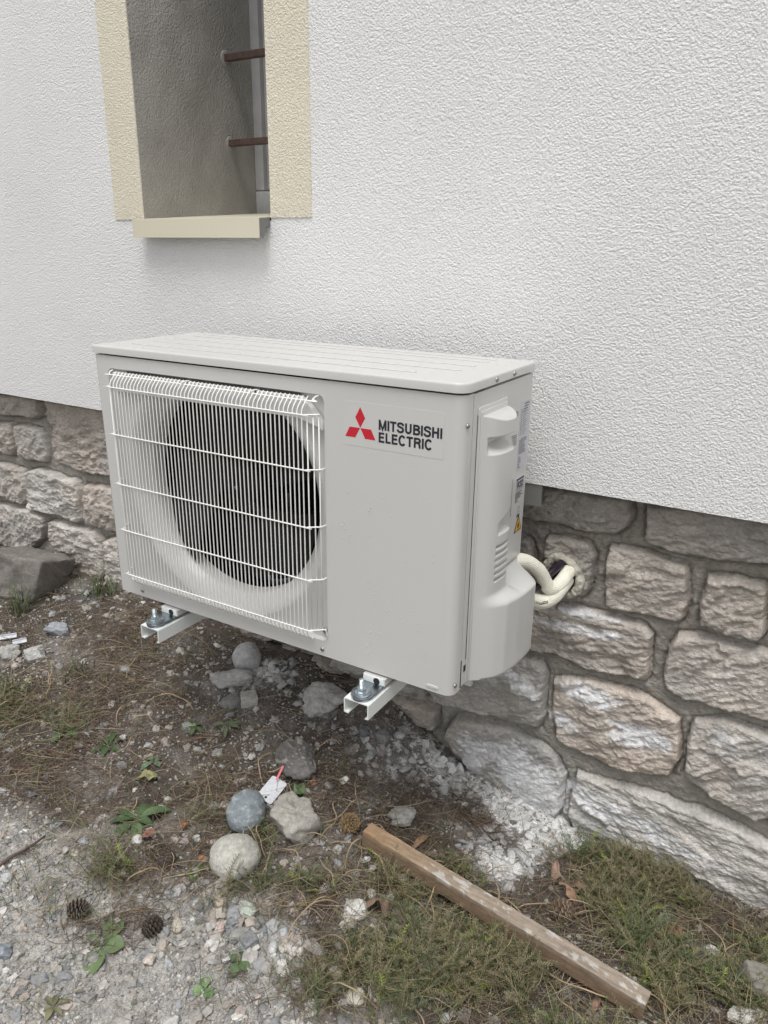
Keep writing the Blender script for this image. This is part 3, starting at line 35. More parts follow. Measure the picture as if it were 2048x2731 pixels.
WHITE=[[[0.718,0.4191,-0.4771],0.05,1.0],[[0.8205,0.3777,-0.4979],0.06,1.3],[[0.8808,0.384,-0.5056],0.06,1.4],[[0.943,0.38,-0.514],0.04,1.1],[[0.7764,0.3511,-0.4883],0.05,1.0],[[0.8407,0.1859,-0.4824],0.04,1.6],[[1.0133,0.3672,-0.5197],0.02,0.9],[[0.5718,0.3503,-0.4183],0.07,0.5],[[0.6362,0.3631,-0.453],0.06,0.8],[[0.4882,0.2662,-0.3783],0.07,0.3],[[0.5458,0.2552,-0.4095],0.07,0.22],[[0.3214,0.2915,-0.3406],0.05,0.5],[[0.1648,0.3138,-0.3196],0.05,0.5],[[0.1147,0.3151,-0.3145],0.05,0.5],[[0.8804,0.2683,-0.4975],0.04,0.9],[[0.1057,0.238,-0.3325],0.04,0.35],[[-0.5515,0.3141,-0.2959],0.04,0.3],[[0.6742,-0.0974,-0.4463],0.02,0.7],[[0.776,0.2296,-0.4791],0.04,0.5]]
GREEN=[[[0.7924,-0.0224,-0.4568],0.1,1.3],[[0.7237,-0.042,-0.4511],0.08,1.0],[[0.9133,-0.04,-0.4648],0.13,1.2],[[0.8845,-0.1281,-0.4618],0.1,1.0],[[1.025,-0.0627,-0.4714],0.12,1.0],[[1.1275,0.3112,-0.5207],0.13,1.0],[[1.2054,0.2757,-0.5203],0.14,1.2],[[1.2767,0.2417,-0.5186],0.12,1.0],[[1.0317,0.301,-0.5152],0.08,0.8],[[0.8077,0.1066,-0.4699],0.06,0.7],[[0.5447,-0.15,-0.4372],0.07,0.8],[[0.4773,-0.1768,-0.4328],0.05,0.5],[[0.6051,-0.0544,-0.4416],0.05,0.6],[[0.7525,-0.1536,-0.4521],0.06,0.6],[[1.2627,0.1147,-0.5027],0.1,0.8],[[0.7052,-0.2526,-0.4487],0.04,0.6],[[1.1305,0.1398,-0.4992],0.07,0.8],[[0.249,-0.2865,-0.4166],0.05,0.45],[[-0.1887,-0.0822,-0.3861],0.05,0.55],[[-0.3536,-0.0972,-0.3743],0.06,0.8],[[0.2607,-0.1252,-0.4177],0.05,0.45],[[0.4173,-0.0514,-0.4273],0.04,0.5],[[-0.2237,0.1803,-0.3325],0.04,0.4],[[0.2675,0.0263,-0.4049],0.04,0.35]]
NEEDLE=[[[-0.2839,-0.064,-0.3787],0.12,1.0],[[-0.1756,0.0748,-0.363],0.14,0.8],[[-0.1367,-0.2069,-0.3901],0.1,1.0],[[0.1995,-0.2891,-0.413],0.14,1.2],[[0.312,-0.3144,-0.4211],0.1,1.2],[[0.2007,-0.3728,-0.4136],0.1,1.0],[[0.3309,-0.1119,-0.4227],0.1,0.8],[[0.5901,-0.2576,-0.4412],0.1,0.9],[[0.7487,-0.2064,-0.4518],0.1,0.9],[[0.7213,0.3901,-0.4773],0.03,1.0],[[0.735,0.2791,-0.4756],0.05,1.3],[[0.647,0.1647,-0.4521],0.08,1.0],[[0.6823,0.2727,-0.4645],0.05,1.3],[[0.5798,-0.018,-0.4388],0.1,0.9],[[0.2031,0.0238,-0.4001],0.1,1.0],[[-0.2933,0.2432,-0.3143],0.13,0.6],[[0.4888,0.1134,-0.4084],0.08,0.8],[[0.8205,-0.2044,-0.4565],0.08,1.0],[[1.0564,0.1584,-0.498],0.08,0.8],[[0.9768,0.3259,-0.515],0.07,0.8],[[-0.0802,0.2163,-0.3274],0.1,0.5]]
GRAVEL=[[[0.338,-0.574,-0.4227],0.3,1.5],[[0.4148,-0.4987,-0.4284],0.16,1.2],[[0.2463,-0.4725,-0.4165],0.12,1.1],[[0.5,-0.4248,-0.4348],0.14,1.1],[[0.0284,-0.3538,-0.4018],0.1,0.7],[[0.1204,-0.4303,-0.4076],0.12,0.9],[[0.5227,-0.3138,-0.4359],0.09,1.0],[[0.6055,-0.3673,-0.4418],0.1,0.7],[[0.5523,-0.2125,-0.4381],0.07,0.9],[[0.8016,-0.2317,-0.4561],0.05,0.3]]
ROCKS={"cobble_white":[0.0655,0.3122,-0.312,0.0752,0.0762],"flat_grey":[0.0798,0.2436,-0.3289,0.1233,0.055],"low_grey":[0.1119,0.1917,-0.3464,0.0646,0.0461],"cube_light":[0.1537,0.216,-0.343,0.0424,0.0313],"mortar_lump":[0.3231,0.2953,-0.3399,0.1094,0.1049],"cobble_blue":[0.3611,-0.0349,-0.4214,0.0823,0.0925],"cobble_light":[0.4202,-0.1367,-0.4286,0.1,0.0861],"slab_dark":[0.3706,0.1237,-0.3891,0.0882,0.1134],"slab_concrete":[0.4542,0.009,-0.4219,0.109,0.1013],"rock_timber":[0.6282,0.1619,-0.446,0.0681,0.0481],"white_green":[0.5118,-0.2101,-0.4356,0.0408,0.034],"tan_up":[0.4593,-0.2219,-0.4317,0.0289,0.0412],"bluish_weeds":[0.8362,-0.1139,-0.4582,0.045,0.0424],"oval_bottom":[0.7672,-0.2354,-0.4532,0.0317,0.0281],"grey_long":[0.7256,-0.2409,-0.4501,0.0371,0.0222],"tan_bottom":[0.8085,-0.1633,-0.4561,0.029,0.0239],"white_crumb":[0.6742,-0.0974,-0.4463,0.0481,0.0426],"white_mid":[0.6929,0.021,-0.4512,0.0409,0.0292],"bluish_left":[-0.4995,0.1623,-0.3272,0.0803,0.0401],"edge_left":[-0.5444,0.0383,-0.3495,0.0572,0.0613],"pale_left":[-0.4597,0.0609,-0.3503,0.0586,0.0464],"tan_small_left":[-0.4796,0.0124,-0.3577,0.0199,0.0199],"sunk_centre":[0.0689,0.093,-0.3729,0.0413,0.0305],"oblong_small":[-0.2119,0.1478,-0.342,0.0236,0.0374],"white_corner":[1.3153,0.1215,-0.5069,0.0692,0.0377],"edge_bl":[0.2356,-0.501,-0.416,0.0314,0.0289],"pebble_oval":[0.1003,-0.4035,-0.406,0.0237,0.0139],"angular_pink":[0.496,-0.2613,-0.4343,0.0186,0.0225],"grey_a":[0.5089,-0.2427,-0.4354,0.0267,0.0227],"grey_b":[0.5572,-0.2544,-0.4388,0.0287,0.0261],"quartz":[0.2314,-0.2103,-0.4158,0.0223,0.0238],"white_s1":[0.6798,-0.0511,-0.4476,0.0183,0.0282],"pair_a":[0.4429,-0.3724,-0.4306,0.0227,0.0202],"tan_slope":[0.4329,-0.2988,-0.4293,0.0199,0.0265],"grey_c":[0.5922,-0.202,-0.4412,0.0173,0.0239],"white_d":[0.6374,-0.2165,-0.444,0.0168,0.0156],"white_e":[0.596,-0.2367,-0.441,0.0156,0.0234],"pale_f":[0.614,-0.2262,-0.442,0.0234,0.0182],"slate_wall":[0.4548,0.2667,-0.3606,0.0279,0.0366],"brick_wall":[0.4915,0.2938,-0.3763,0.0298,0.0245],"pale_wall":[0.5144,0.3314,-0.3851,0.0302,0.0195],"white_chip":[0.5079,-0.0534,-0.4337,0.0223,0.0119],"stone_g":[0.7835,-0.2086,-0.4543,0.0161,0.0136],"white_h":[0.8418,-0.1737,-0.4585,0.0124,0.0161],"white_i":[0.8094,-0.227,-0.456,0.0121,0.0133],"shard_white":[0.8868,0.3314,-0.5038,0.0277,0.049]}
CONES=[[0.5523,0.0653,-0.4302],[0.2737,-0.3836,-0.4182],[0.4043,-0.3327,-0.4273],[0.3124,-0.2103,-0.4211],[0.9885,0.1422,-0.4911]]
ROSETTES=[[0.3564,-0.3977,-0.4245],[0.1816,-0.1698,-0.4121],[-0.158,-0.0818,-0.3883],[-0.046,-0.0471,-0.3942],[0.0826,0.0978,-0.3727],[0.1706,0.1202,-0.3728],[0.5565,-0.3597,-0.4381],[0.3829,-0.5134,-0.4261],[0.3758,-0.1947,-0.4258],[0.0898,-0.0372,-0.4022],[0.9799,0.3698,-0.5183],[0.5683,-0.29,-0.4396]]
TUFTS=[[-0.6906,0.1768,-0.3073],[-0.5349,0.3488,-0.2931],[-0.4122,-0.063,-0.37],[-0.3102,0.0793,-0.3548]]
DEAD=[[0.1113,-0.0768,-0.4071],[0.7106,-0.0714,-0.4491],[0.6874,0.1281,-0.4564],[0.2777,-0.1316,-0.4191],[0.242,-0.1881,-0.4166],[0.9407,0.238,-0.5006],[0.9853,0.1985,-0.5002],[1.0048,0.2339,-0.5061],[1.0477,0.3136,-0.5173],[1.1787,0.2333,-0.5148],[1.2667,0.3204,-0.5262],[0.4409,0.0901,-0.4034],[0.426,0.0629,-0.4087],[1.1147,0.0203,-0.4834],[0.366,-0.1695,-0.4251],[1.0997,-0.0168,-0.4791],[1.0701,0.3943,-0.5227]]
TAG=[[0.3714,0.0364,-0.4104],[0.3744,0.01,-0.4159],[0.4009,0.0238,-0.4157],[0.3728,0.0657,-0.4044],[0.3406,0.0562,-0.4039],[0.3587,0.0638,-0.4032],[0.3411,0.091,-0.395]]
BLOCK=[[-0.7034,0.2219,-0.2959],[-0.6637,0.3223,-0.2815],[-0.8809,0.2142,-0.2902]]
TWIG=[[0.0734,-0.4067,-0.4042],[0.0791,-0.3058,-0.405]]
STRIPS=[[-0.6271,0.0549,-0.3403],[-0.5955,0.0976,-0.3341],[-0.5689,0.0669,-0.3427],[-0.5514,0.0981,-0.3378]]
OFFCUT=[[1.3167,0.1922,-0.5144]]
TUFTSTEM=[[1.0162,0.059,-0.4813],[1.0217,0.1778,-0.4989],[1.159,0.0189,-0.4861],[1.2106,0.1314,-0.5025]]


# ------------------------------------------------------------------ noise
_rng = np.random.RandomState(7)
_LAT = _rng.rand(256, 256)
def vnoise(x, y, seed=0):
    x = np.asarray(x, float) + seed*17.37; y = np.asarray(y, float) + seed*9.71
    xi = np.floor(x).astype(int); yi = np.floor(y).astype(int); fx = x-xi; fy = y-yi
    fx = fx*fx*(3-2*fx); fy = fy*fy*(3-2*fy)
    a = _LAT[xi & 255, yi & 255]; b = _LAT[(xi+1) & 255, yi & 255]; c = _LAT[xi & 255, (yi+1) & 255]; d = _LAT[(xi+1) & 255, (yi+1) & 255]
    return (a*(1-fx)+b*fx)*(1-fy)+(c*(1-fx)+d*fx)*fy
def fbm(x, y, oct=4, seed=0, gain=.5):
    s = 0; a = 1; t = 0; c, sn = math.cos(.7), math.sin(.7)
    for k in range(oct):
        s = s + a*vnoise(x, y, seed+k*3); t += a; a *= gain
        x, y = (x*c-y*sn)*2.03, (x*sn+y*c)*2.03
    return s/t
def sstep(a, b, x):
    t = np.clip((x-a)/(b-a), 0, 1); return t*t*(3-2*t)

# ------------------------------------------------------------------ objects
def tag(o, label=None, cat=None, group=None, kind=None):
    if label: o['label'] = label
    if cat: o['category'] = cat
    if group: o['group'] = group
    if kind: o['kind'] = kind
    return o
def empty(name, loc=(0,0,0), parent=None):
    o = bpy.data.objects.new(name, None); COL.objects.link(o); o.location = loc; o.empty_display_size = .05
    if parent: o.parent = parent
    return o
def link_mesh(name, me, mat, parent=None, smooth=True):
    o = bpy.data.objects.new(name, me); COL.objects.link(o)
    if mat is not None:
        for m in (mat if isinstance(mat, (list, tuple)) else [mat]): me.materials.append(m)
    if parent: o.parent = parent
    me.polygons.foreach_set('use_smooth', np.full(len(me.polygons), bool(smooth)))
    return o
def np_mesh(name, V, F, mat, parent=None, col=None, smooth=True):
    """V (n,3), F (m,k) array of k-gons"""
    V = np.asarray(V, np.float32); F = np.asarray(F, np.int32); k = F.shape[1]
    me = bpy.data.meshes.new(name)
    me.vertices.add(len(V)); me.vertices.foreach_set('co', V.ravel())
    me.loops.add(F.size); me.loops.foreach_set('vertex_index', F.ravel())
    me.polygons.add(len(F)); me.polygons.foreach_set('loop_start', np.arange(0, F.size, k, dtype=np.int32))
    me.update(calc_edges=True)
    if col is not None:
        ca = me.color_attributes.new('Col', 'FLOAT_COLOR', 'POINT')
        c4 = np.ones((len(V), 4), np.float32); c4[:, :3] = col; ca.data.foreach_set('color', c4.ravel())
    return link_mesh(name, me, mat, parent, smooth)
def grid_faces(n, m):
    i = np.arange(n*m).reshape(n, m)
    return np.stack([i[:-1,:-1], i[1:,:-1], i[1:,1:], i[:-1,1:]], -1).reshape(-1, 4)
def bm_obj(name, bm, mat, parent=None, smooth=False):
    me = bpy.data.meshes.new(name); bmesh.ops.recalc_face_normals(bm, faces=bm.faces); bm.to_mesh(me); bm.free()
    return link_mesh(name, me, mat, parent, smooth)
def autosmooth(o, deg=35):
    me = o.data; me.polygons.foreach_set('use_smooth', np.ones(len(me.polygons), bool))
    bm = bmesh.new(); bm.from_mesh(me)
    for e in bm.edges:
        if len(e.link_faces) == 2 and e.calc_face_angle(0) > math.radians(deg): e.smooth = False
    bm.to_mesh(me); bm.free()
    return o
def box(bm, x0, x1, y0, y1, z0, z1, bev=0, seg=2):
    r = bmesh.ops.create_cube(bm, size=1)
    for v in r['verts']:
        v.co = ((x0+x1)/2+v.co.x*(x1-x0), (y0+y1)/2+v.co.y*(y1-y0), (z0+z1)/2+v.co.z*(z1-z0))
    if bev:
        es = set(e for v in r['verts'] for e in v.link_edges)
        bmesh.ops.bevel(bm, geom=list(es), offset=bev, segments=seg, affect='EDGES', profile=.5)
def boxo(name, x0, x1, y0, y1, z0, z1, mat, parent=None, bev=0, seg=2):
    bm = bmesh.new(); box(bm, x0, x1, y0, y1, z0, z1, bev, seg)
    o = bm_obj(name, bm, mat, parent)
    return autosmooth(o) if bev else o
def prism(bm, pts, axis, a, b, bev=0, seg=2):
    """pts 2-D outline; axis = extrusion axis 0/1/2 from a to b"""
    def P(p, t):
        return {0: (t, p[0], p[1]), 1: (p[0], t, p[1]), 2: (p[0], p[1], t)}[axis]
    v0 = [bm.verts.new(P(p, a)) for p in pts]; v1 = [bm.verts.new(P(p, b)) for p in pts]
    n = len(pts); f = [bm.faces.new(v0), bm.faces.new(v1)]
    for i in range(n): f.append(bm.faces.new((v0[i], v0[(i+1)%n], v1[(i+1)%n], v1[i])))
    if bev:
        es = set(f[0].edges) | set(f[1].edges)
        bmesh.ops.bevel(bm, geom=list(es), offset=bev, segments=seg, affect='EDGES', profile=.5)
def rrect(x0, x1, y0, y1, r, n=6):
    o = []
    for cx, cy, a0 in ((x1-r, y1-r, 0), (x0+r, y1-r, 90), (x0+r, y0+r, 180), (x1-r, y0+r, 270)):
        for k in range(n+1):
            a = math.radians(a0+90*k/n); o.append((cx+r*math.cos(a), cy+r*math.sin(a)))
    return o
def tube_arrays(pts, rad, sides=8, closed_ends=True, rfun=None):
    P = np.asarray(pts, float); n = len(P)
    T = np.gradient(P, axis=0); T /= np.linalg.norm(T, axis=1)[:, None]+1e-12
    up = np.array([0, 0, 1.]) if abs(T[0][2]) < .9 else np.array([1., 0, 0])
    N = np.cross(T[0], up); N /= np.linalg.norm(N); Vs = []
    rr = np.full(n, rad) if np.isscalar(rad) else np.asarray(rad)
    a = np.arange(sides)*2*math.pi/sides
    for i in range(n):
        N = N-T[i]*np.dot(N, T[i]); N /= np.linalg.norm(N)+1e-12; B = np.cross(T[i], N)
        r = rr[i] if rfun is None else rr[i]*rfun(i, a)[:, None]
        Vs.append(P[i]+r*(np.cos(a)[:, None]*N+np.sin(a)[:, None]*B))
    V = np.concatenate(Vs); F = []
    idx = np.arange(n*sides).reshape(n, sides); nx = np.roll(idx, -1, 1)
    F = np.stack([idx[:-1], nx[:-1], nx[1:], idx[1:]], -1).reshape(-1, 4)
    if closed_ends:
        V = np.concatenate([V, P[:1], P[-1:]]); c0, c1 = n*sides, n*sides+1
        F = np.concatenate([F, np.stack([np.full(sides, c0), nx[0], idx[0], np.full(sides, c0)], -1)[:, [0,1,2,2]], np.stack([np.full(sides, c1), idx[-1], nx[-1], nx[-1]], -1)])
    return V, F
def tubes(name, lst, mat, parent=None, sides=8, col=None):
    Vs = []; n = 0; polys = []
    for pts, r in lst:
        V, F = tube_arrays(pts, r, sides); Vs.append(V)
        for f in (F+n).tolist():
            polys.append(tuple(dict.fromkeys(f)))
        n += len(V)
    me = bpy.data.meshes.new(name); me.from_pydata(np.concatenate(Vs).tolist(), [], polys); me.update()
    return link_mesh(name, me, mat, parent, True)
def smooth_path(pts, n=8):
    P = [np.array(p, float) for p in pts]; P = [2*P[0]-P[1]]+P+[2*P[-1]-P[-2]]; o = []
    for i in range(1, len(P)-2):
        for k in range(n):
            t = k/n
            o.append(.5*((2*P[i])+(P[i+1]-P[i-1])*t+(2*P[i-1]-5*P[i]+4*P[i+1]-P[i+2])*t*t+(3*P[i]-P[i-1]-3*P[i+1]+P[i+2])*t**3))
    o.append(P[-2]); return np.array(o)
def lathe(bm, prof, c, axis='z', n=20):
    rings = []
    for r, h in prof:
        ring = []
        for k in range(n):
            a = 2*math.pi*k/n; u, v = r*math.cos(a), r*math.sin(a)
            ring.append(bm.verts.new({'z': (c[0]+u, c[1]+v, c[2]+h), 'y': (c[0]+u, c[1]+h, c[2]+v), 'x': (c[0]+h, c[1]+u, c[2]+v)}[axis]))
        rings.append(ring)
    for a, b in zip(rings, rings[1:]):
        for k in range(n): bm.faces.new((a[k], a[(k+1)%n], b[(k+1)%n], b[k]))
    bm.faces.new(rings[0]); bm.faces.new(rings[-1])

# ------------------------------------------------------------------ materials
def mat(name, color=(.5,.5,.5), rough=.6, metal=0, attr=False, bumps=(), var=None, spec=.5, coat=0, alpha=None, obj=True, trans=0):
    m = bpy.data.materials.new(name); m.use_nodes = True; t = m.node_tree; b = t.nodes['Principled BSDF']
    b.inputs['Roughness'].default_value = rough; b.inputs['Metallic'].default_value = metal
    b.inputs['Specular IOR Level'].default_value = spec
    b.inputs['Coat Weight'].default_value = coat; b.inputs['Coat Roughness'].default_value = .12
    if trans: b.inputs['Transmission Weight'].default_value = trans; b.inputs['IOR'].default_value = 1.33
    if alpha is not None: b.inputs['Alpha'].default_value = alpha
    tc = t.nodes.new('ShaderNodeTexCoord'); co = tc.outputs['Object']
    src = None
    if attr:
        a = t.nodes.new('ShaderNodeAttribute'); a.attribute_name = 'Col'; src = a.outputs['Color']
    else:
        rgb = t.nodes.new('ShaderNodeRGB'); rgb.outputs[0].default_value = (*color, 1); src = rgb.outputs[0]
    for v in (var or ()):       # (scale, low, high, detail[, stretch]) multiplies the colour
        n = t.nodes.new('ShaderNodeTexNoise'); n.inputs['Scale'].default_value = v[0]; n.inputs['Detail'].default_value = v[3]
        n.inputs['Roughness'].default_value = .6
        if len(v) > 4:
            mp = t.nodes.new('ShaderNodeMapping'); mp.inputs['Scale'].default_value = v[4]; t.links.new(co, mp.inputs[0]); t.links.new(mp.outputs[0], n.inputs['Vector'])
        else: t.links.new(co, n.inputs['Vector'])
        r = t.nodes.new('ShaderNodeMapRange'); r.inputs[1].default_value = .3; r.inputs[2].default_value = .7
        r.inputs[3].default_value = v[1]; r.inputs[4].default_value = v[2]; t.links.new(n.outputs[0], r.inputs[0])
        mx = t.nodes.new('ShaderNodeVectorMath'); mx.operation = 'SCALE'; t.links.new(src, mx.inputs[0]); t.links.new(r.outputs[0], mx.inputs['Scale'])
        src = mx.outputs[0]
    t.links.new(src, b.inputs['Base Color'])
    prev = None
    for bp in bumps:            # (scale, distance, detail, kind[, stretch])
        kind = bp[3] if len(bp) > 3 else 'n'
        if kind == 'v': n = t.nodes.new('ShaderNodeTexVoronoi'); n.feature = 'SMOOTH_F1'; ofs = n.outputs['Distance']
        else: n = t.nodes.new('ShaderNodeTexNoise'); n.inputs['Detail'].default_value = bp[2]; n.inputs['Roughness'].default_value = .55; ofs = n.outputs[0]
        n.inputs['Scale'].default_value = bp[0]
        if len(bp) > 4:
            mp = t.nodes.new('ShaderNodeMapping'); mp.inputs['Scale'].default_value = bp[4]; t.links.new(co, mp.inputs[0]); t.links.new(mp.outputs[0], n.inputs['Vector'])
        else: t.links.new(co, n.inputs['Vector'])
        u = t.nodes.new('ShaderNodeBump'); u.inputs['Distance'].default_value = bp[1]; u.inputs['Strength'].default_value = 1
        t.links.new(ofs, u.inputs['Height'])
        if prev: t.links.new(prev, u.inputs['Normal'])
        prev = u.outputs[0]
    if prev: t.links.new(prev, b.inputs['Normal'])
    return m

M_plaster = mat('white_plaster', (.885,.882,.875), .85, bumps=((290,.0052,2,'n'),(100,.0010,1)), var=((2.5,.965,1.02,4),(9,.985,1.01,4),(300,.91,1.05,2)), spec=.2)
M_cream = mat('cream_plaster', (.82,.765,.625), .85, bumps=((300,.0050,2,'n'),), var=((4,.97,1.03,3),(300,.88,1.05,2)), spec=.2)
M_reveal = mat('grey_plaster', (.45,.435,.41), .9, bumps=((200,.0040,2),(60,.0015,2)), var=((5,.80,1.12,4),(1.5,.88,1.1,2),(200,.92,1.06,2)), spec=.2)
M_stone = mat('limestone', attr=True, rough=.85, bumps=((105,.0056,9,'n',(1,1,2.1)),(380,.0030,4)), var=((26,.82,1.12,7),(150,.80,1.12,6,(1,1,2)),(7,.92,1.06,2)), spec=.25)
M_ground = mat('soil', attr=True, rough=.95, bumps=((170,.003,6),(600,.001,3)), var=((60,.68,1.3,7),(330,.6,1.42,4)), spec=.2)
M_sill = mat('cream_sheet_metal', (.66,.62,.49), .42, spec=.5)
M_winframe = mat('window_white', (.52,.52,.53), .5, var=((20,.85,1.05,4),))
M_glass = mat('window_glass', (.03,.035,.04), .06)
M_bar = mat('brown_bar_paint', (.085,.052,.045), .6, bumps=((150,.001,4),), var=((60,.75,1.5,5),))
M_case = mat('ivory_paint', (.585,.582,.566), .34, bumps=((900,.00006,1),), var=((2.2,.985,1.015,4),), coat=.15)
M_cover = mat('ivory_plastic', (.585,.582,.565), .38, var=((3,.99,1.01,2),), coat=.15)
M_wire = mat('white_wire_coat', (.84,.84,.81), .35, coat=.3)
M_black = mat('fan_black', (.004,.004,.0045), .5, spec=.25)
M_dark = mat('dark_gap', (.02,.02,.02), .8)
M_steel = mat('screw_steel', (.42,.43,.45), .32, 1)
M_zinc = mat('zinc_blue', (.60,.68,.72), .28, 1, bumps=((300,.0004,3),))
M_washer = mat('zinc_dark', (.36,.40,.44), .3, 1, var=((60,.8,1.2,3),))
M_brkt = mat('bracket_white', (.78,.81,.80), .3, coat=.4)
M_railgrey = mat('rail_grey', (.20,.20,.19), .5)
M_red = mat('logo_red', (.56,.012,.03), .4)
M_ink = mat('logo_ink', (.015,.017,.028), .4)
M_print = mat('print_grey', (.05,.05,.065), .6)
M_sticker = mat('clear_sticker', (.590,.587,.572), .32, coat=.4)
M_label = mat('label_silver', (.54,.55,.59), .4)
M_yellow = mat('warning_yellow', (.75,.42,.02), .45)
M_foamtube = mat('foam_insulation', (.82,.80,.69), .6, bumps=((900,.0004,1),), var=((40,.93,1.05,3),))
M_foam = mat('expanding_foam', (.52,.495,.42), .8, bumps=((130,.006,5),), var=((60,.75,1.25,4),))
M_cable = mat('dark_cable', (.02,.012,.022), .35)
M_drop = mat('water', (.62,.625,.63), .03, coat=1)
M_wood = mat('weathered_wood', attr=True, rough=.8, bumps=((60,.0012,6,'n',(.5,6,6)),(300,.0008,3,'n',(.4,4,4))), var=((30,.75,1.2,5,(.6,6,6)),(90,.85,1.12,4)), spec=.25)
M_rock = mat('rock', attr=True, rough=.8, bumps=((120,.0022,6),(500,.0007,3)), var=((90,.78,1.2,5),(350,.82,1.16,3)), spec=.3)
M_pebble = mat('pebbles', attr=True, rough=.8, bumps=((500,.0010,3),), var=((220,.82,1.15,3),), spec=.3)
M_litter = mat('plant_litter', attr=True, rough=.75, spec=.25)
M_green = mat('weed_green', attr=True, rough=.6, spec=.3)
M_leaf = mat('broad_leaf', attr=True, rough=.55, bumps=((150,.0012,3),), var=((90,.8,1.15,4),), spec=.35)
M_cone = mat('cone_scale', attr=True, rough=.8, spec=.2)
M_tag = mat('white_plastic', (.66,.68,.72), .4, var=((120,.8,1.06,4),))
M_redp = mat('red_plastic', (.55,.05,.05), .4)

# ================================================================== ground
GX=[-60,-3,-1.14,-.76,-.54,-.09,.11,.45,.56,.65,.8,.98,1.2,1.32,3,60]
GZ=[-.27,-.27,-.27,-.263,-.29,-.293,-.304,-.34,-.41,-.461,-.495,-.519,-.528,-.53,-.55,-.55]
def g0(x, y):
    x = np.asarray(x, float); y = np.asarray(y, float)
    wl = np.interp(x, GX, GZ); o = -.42-.07*(np.clip(x, -1.5, 2)-.3)
    s = np.clip((.41-y)/.5, 0, 1); s = s*s*(3-2*s)
    return wl*(1-s)+o*s
def field(Z, x, y):
    s = 0
    for c, r, k in Z: s = s+k*np.exp(-((x-c[0])**2+(y-c[1])**2)/(r*r))
    return s
def gh(x, y):
    """ground height with its lumps"""
    x = np.asarray(x, float); y = np.asarray(y, float)
    gr = np.clip(field(GRAVEL, x, y), 0, 1)
    n = (fbm(x*9, y*9, 4, 3)-.5)*.034*(1-.75*gr)+(fbm(x*45, y*45, 3, 11)-.5)*.012*(1-.4*gr)
    wht = np.clip(field(WHITE, x, y), 0, 1.2)
    n = n+wht*(fbm(x*50, y*50, 4, 21)-.4)*.012
    return g0(x, y)+n*np.clip(1.2-np.abs(x)/4, 0, 1)
def dens(a, b, step, lo, hi, n=9):
    core = np.arange(a, b+step/2, step)
    return np.concatenate([a-np.geomspace(.02, lo, n)[::-1], core, b+np.geomspace(.02, hi, n)])
xs = dens(-1.5, 1.65, .005, 60, 60, 12); ys = np.concatenate([(-.80-np.geomspace(.02, 60, 12))[::-1], np.arange(-.80, .47, .005)])
GXX, GYY = np.meshgrid(xs, ys, indexing='ij'); GZZ = gh(GXX, GYY)
GZZ = GZZ+(fbm(GXX*160, GYY*160, 2, 5)-.5)*.004
# colours of the soil: brown earth, grey fine gravel, lime dust
na = fbm(GXX*14, GYY*14, 5, 31); nb = fbm(GXX*70, GYY*70, 4, 37)
earth = np.stack([.068+.06*na, .056+.05*na, .047+.044*na], -1)
fg = np.clip(field(GRAVEL, GXX, GYY)*1.1+(na-.5)*1.2, 0, 1)[..., None]
far = sstep(.0, 1.2, np.maximum(np.abs(GXX)-1.8, -.7-GYY))[..., None]; fg = np.maximum(fg, far)
dust = np.stack([.27+.14*nb, .26+.135*nb, .245+.125*nb], -1)
wv = field(WHITE, GXX, GYY); wm = sstep(.40, .50, wv*.72+(nb-.5)*1.7+(fbm(GXX*25, GYY*25, 3, 41)-.5)*.8)*np.clip(wv*1.5, 0, 1)
gcol = earth*(1-fg)+dust*fg
gw_ = np.stack([.76+0*na, .76+0*na, .75+0*na], -1)
grey = np.stack([.24+.1*nb, .235+.1*nb, .23+.1*nb], -1); wide = np.clip(wv*.9, 0, .8)[..., None]
gcol = gcol*(1-wide)+grey*wide
gcol = gcol*(1-wm[..., None])+gw_*wm[..., None]
grd = np_mesh('ground', np.stack([GXX, GYY, GZZ], -1).reshape(-1, 3), grid_faces(*GXX.shape), M_ground, col=gcol.reshape(-1, 3))
tag(grd, kind='structure', label='brown earth and grey gravel ground sloping along the wall')

# ================================================================== house wall
house = empty('house_wall', (0, .36, .281)); HL = Vector((0, .36, .281))
tag(house, 'white rendered house wall on a rough stone base with one narrow barred window', 'wall')
def H(o): o.parent = house; o.matrix_parent_inverse = Matrix.Translation(-HL); return o
YW = .36; ZB = .281; XA, XB, XC, XD = -.329, -.230, .157, .265; ZS = .768
def panel_ring(bm, y, x0, x1, z0, z1, hx0, hx1, hz0, hz1):
    X = [x0, hx0, hx1, x1]; Z = [z0, hz0, hz1, z1]; v = [[bm.verts.new((a, y, b)) for b in Z] for a in X]
    for i in range(3):
        for j in range(3):
            if not (i == 1 and j == 1): bm.faces.new((v[i][j], v[i+1][j], v[i+1][j+1], v[i][j+1]))
    return v
bm = bmesh.new(); ZT = 2.9; HZ1 = 1.95
panel_ring(bm, YW, -4, 4, ZB, ZT, XB, XC, ZS-.006, HZ1)
def quad(*p): bm.faces.new([bm.verts.new(q) for q in p])
quad((-4,YW,ZB),(4,YW,ZB),(4,.50,ZB),(-4,.50,ZB)); quad((-4,YW,ZT),(4,YW,ZT),(4,.9,ZT),(-4,.9,ZT))
quad((-4,YW,ZB),(-4,YW,ZT),(-4,.9,ZT),(-4,.9,ZB)); quad((4,YW,ZB),(4,YW,ZT),(4,.9,ZT),(4,.9,ZB))
bmesh.ops.remove_doubles(bm, verts=bm.verts, dist=1e-5)
H(bm_obj('plaster_coat', bm, M_plaster))
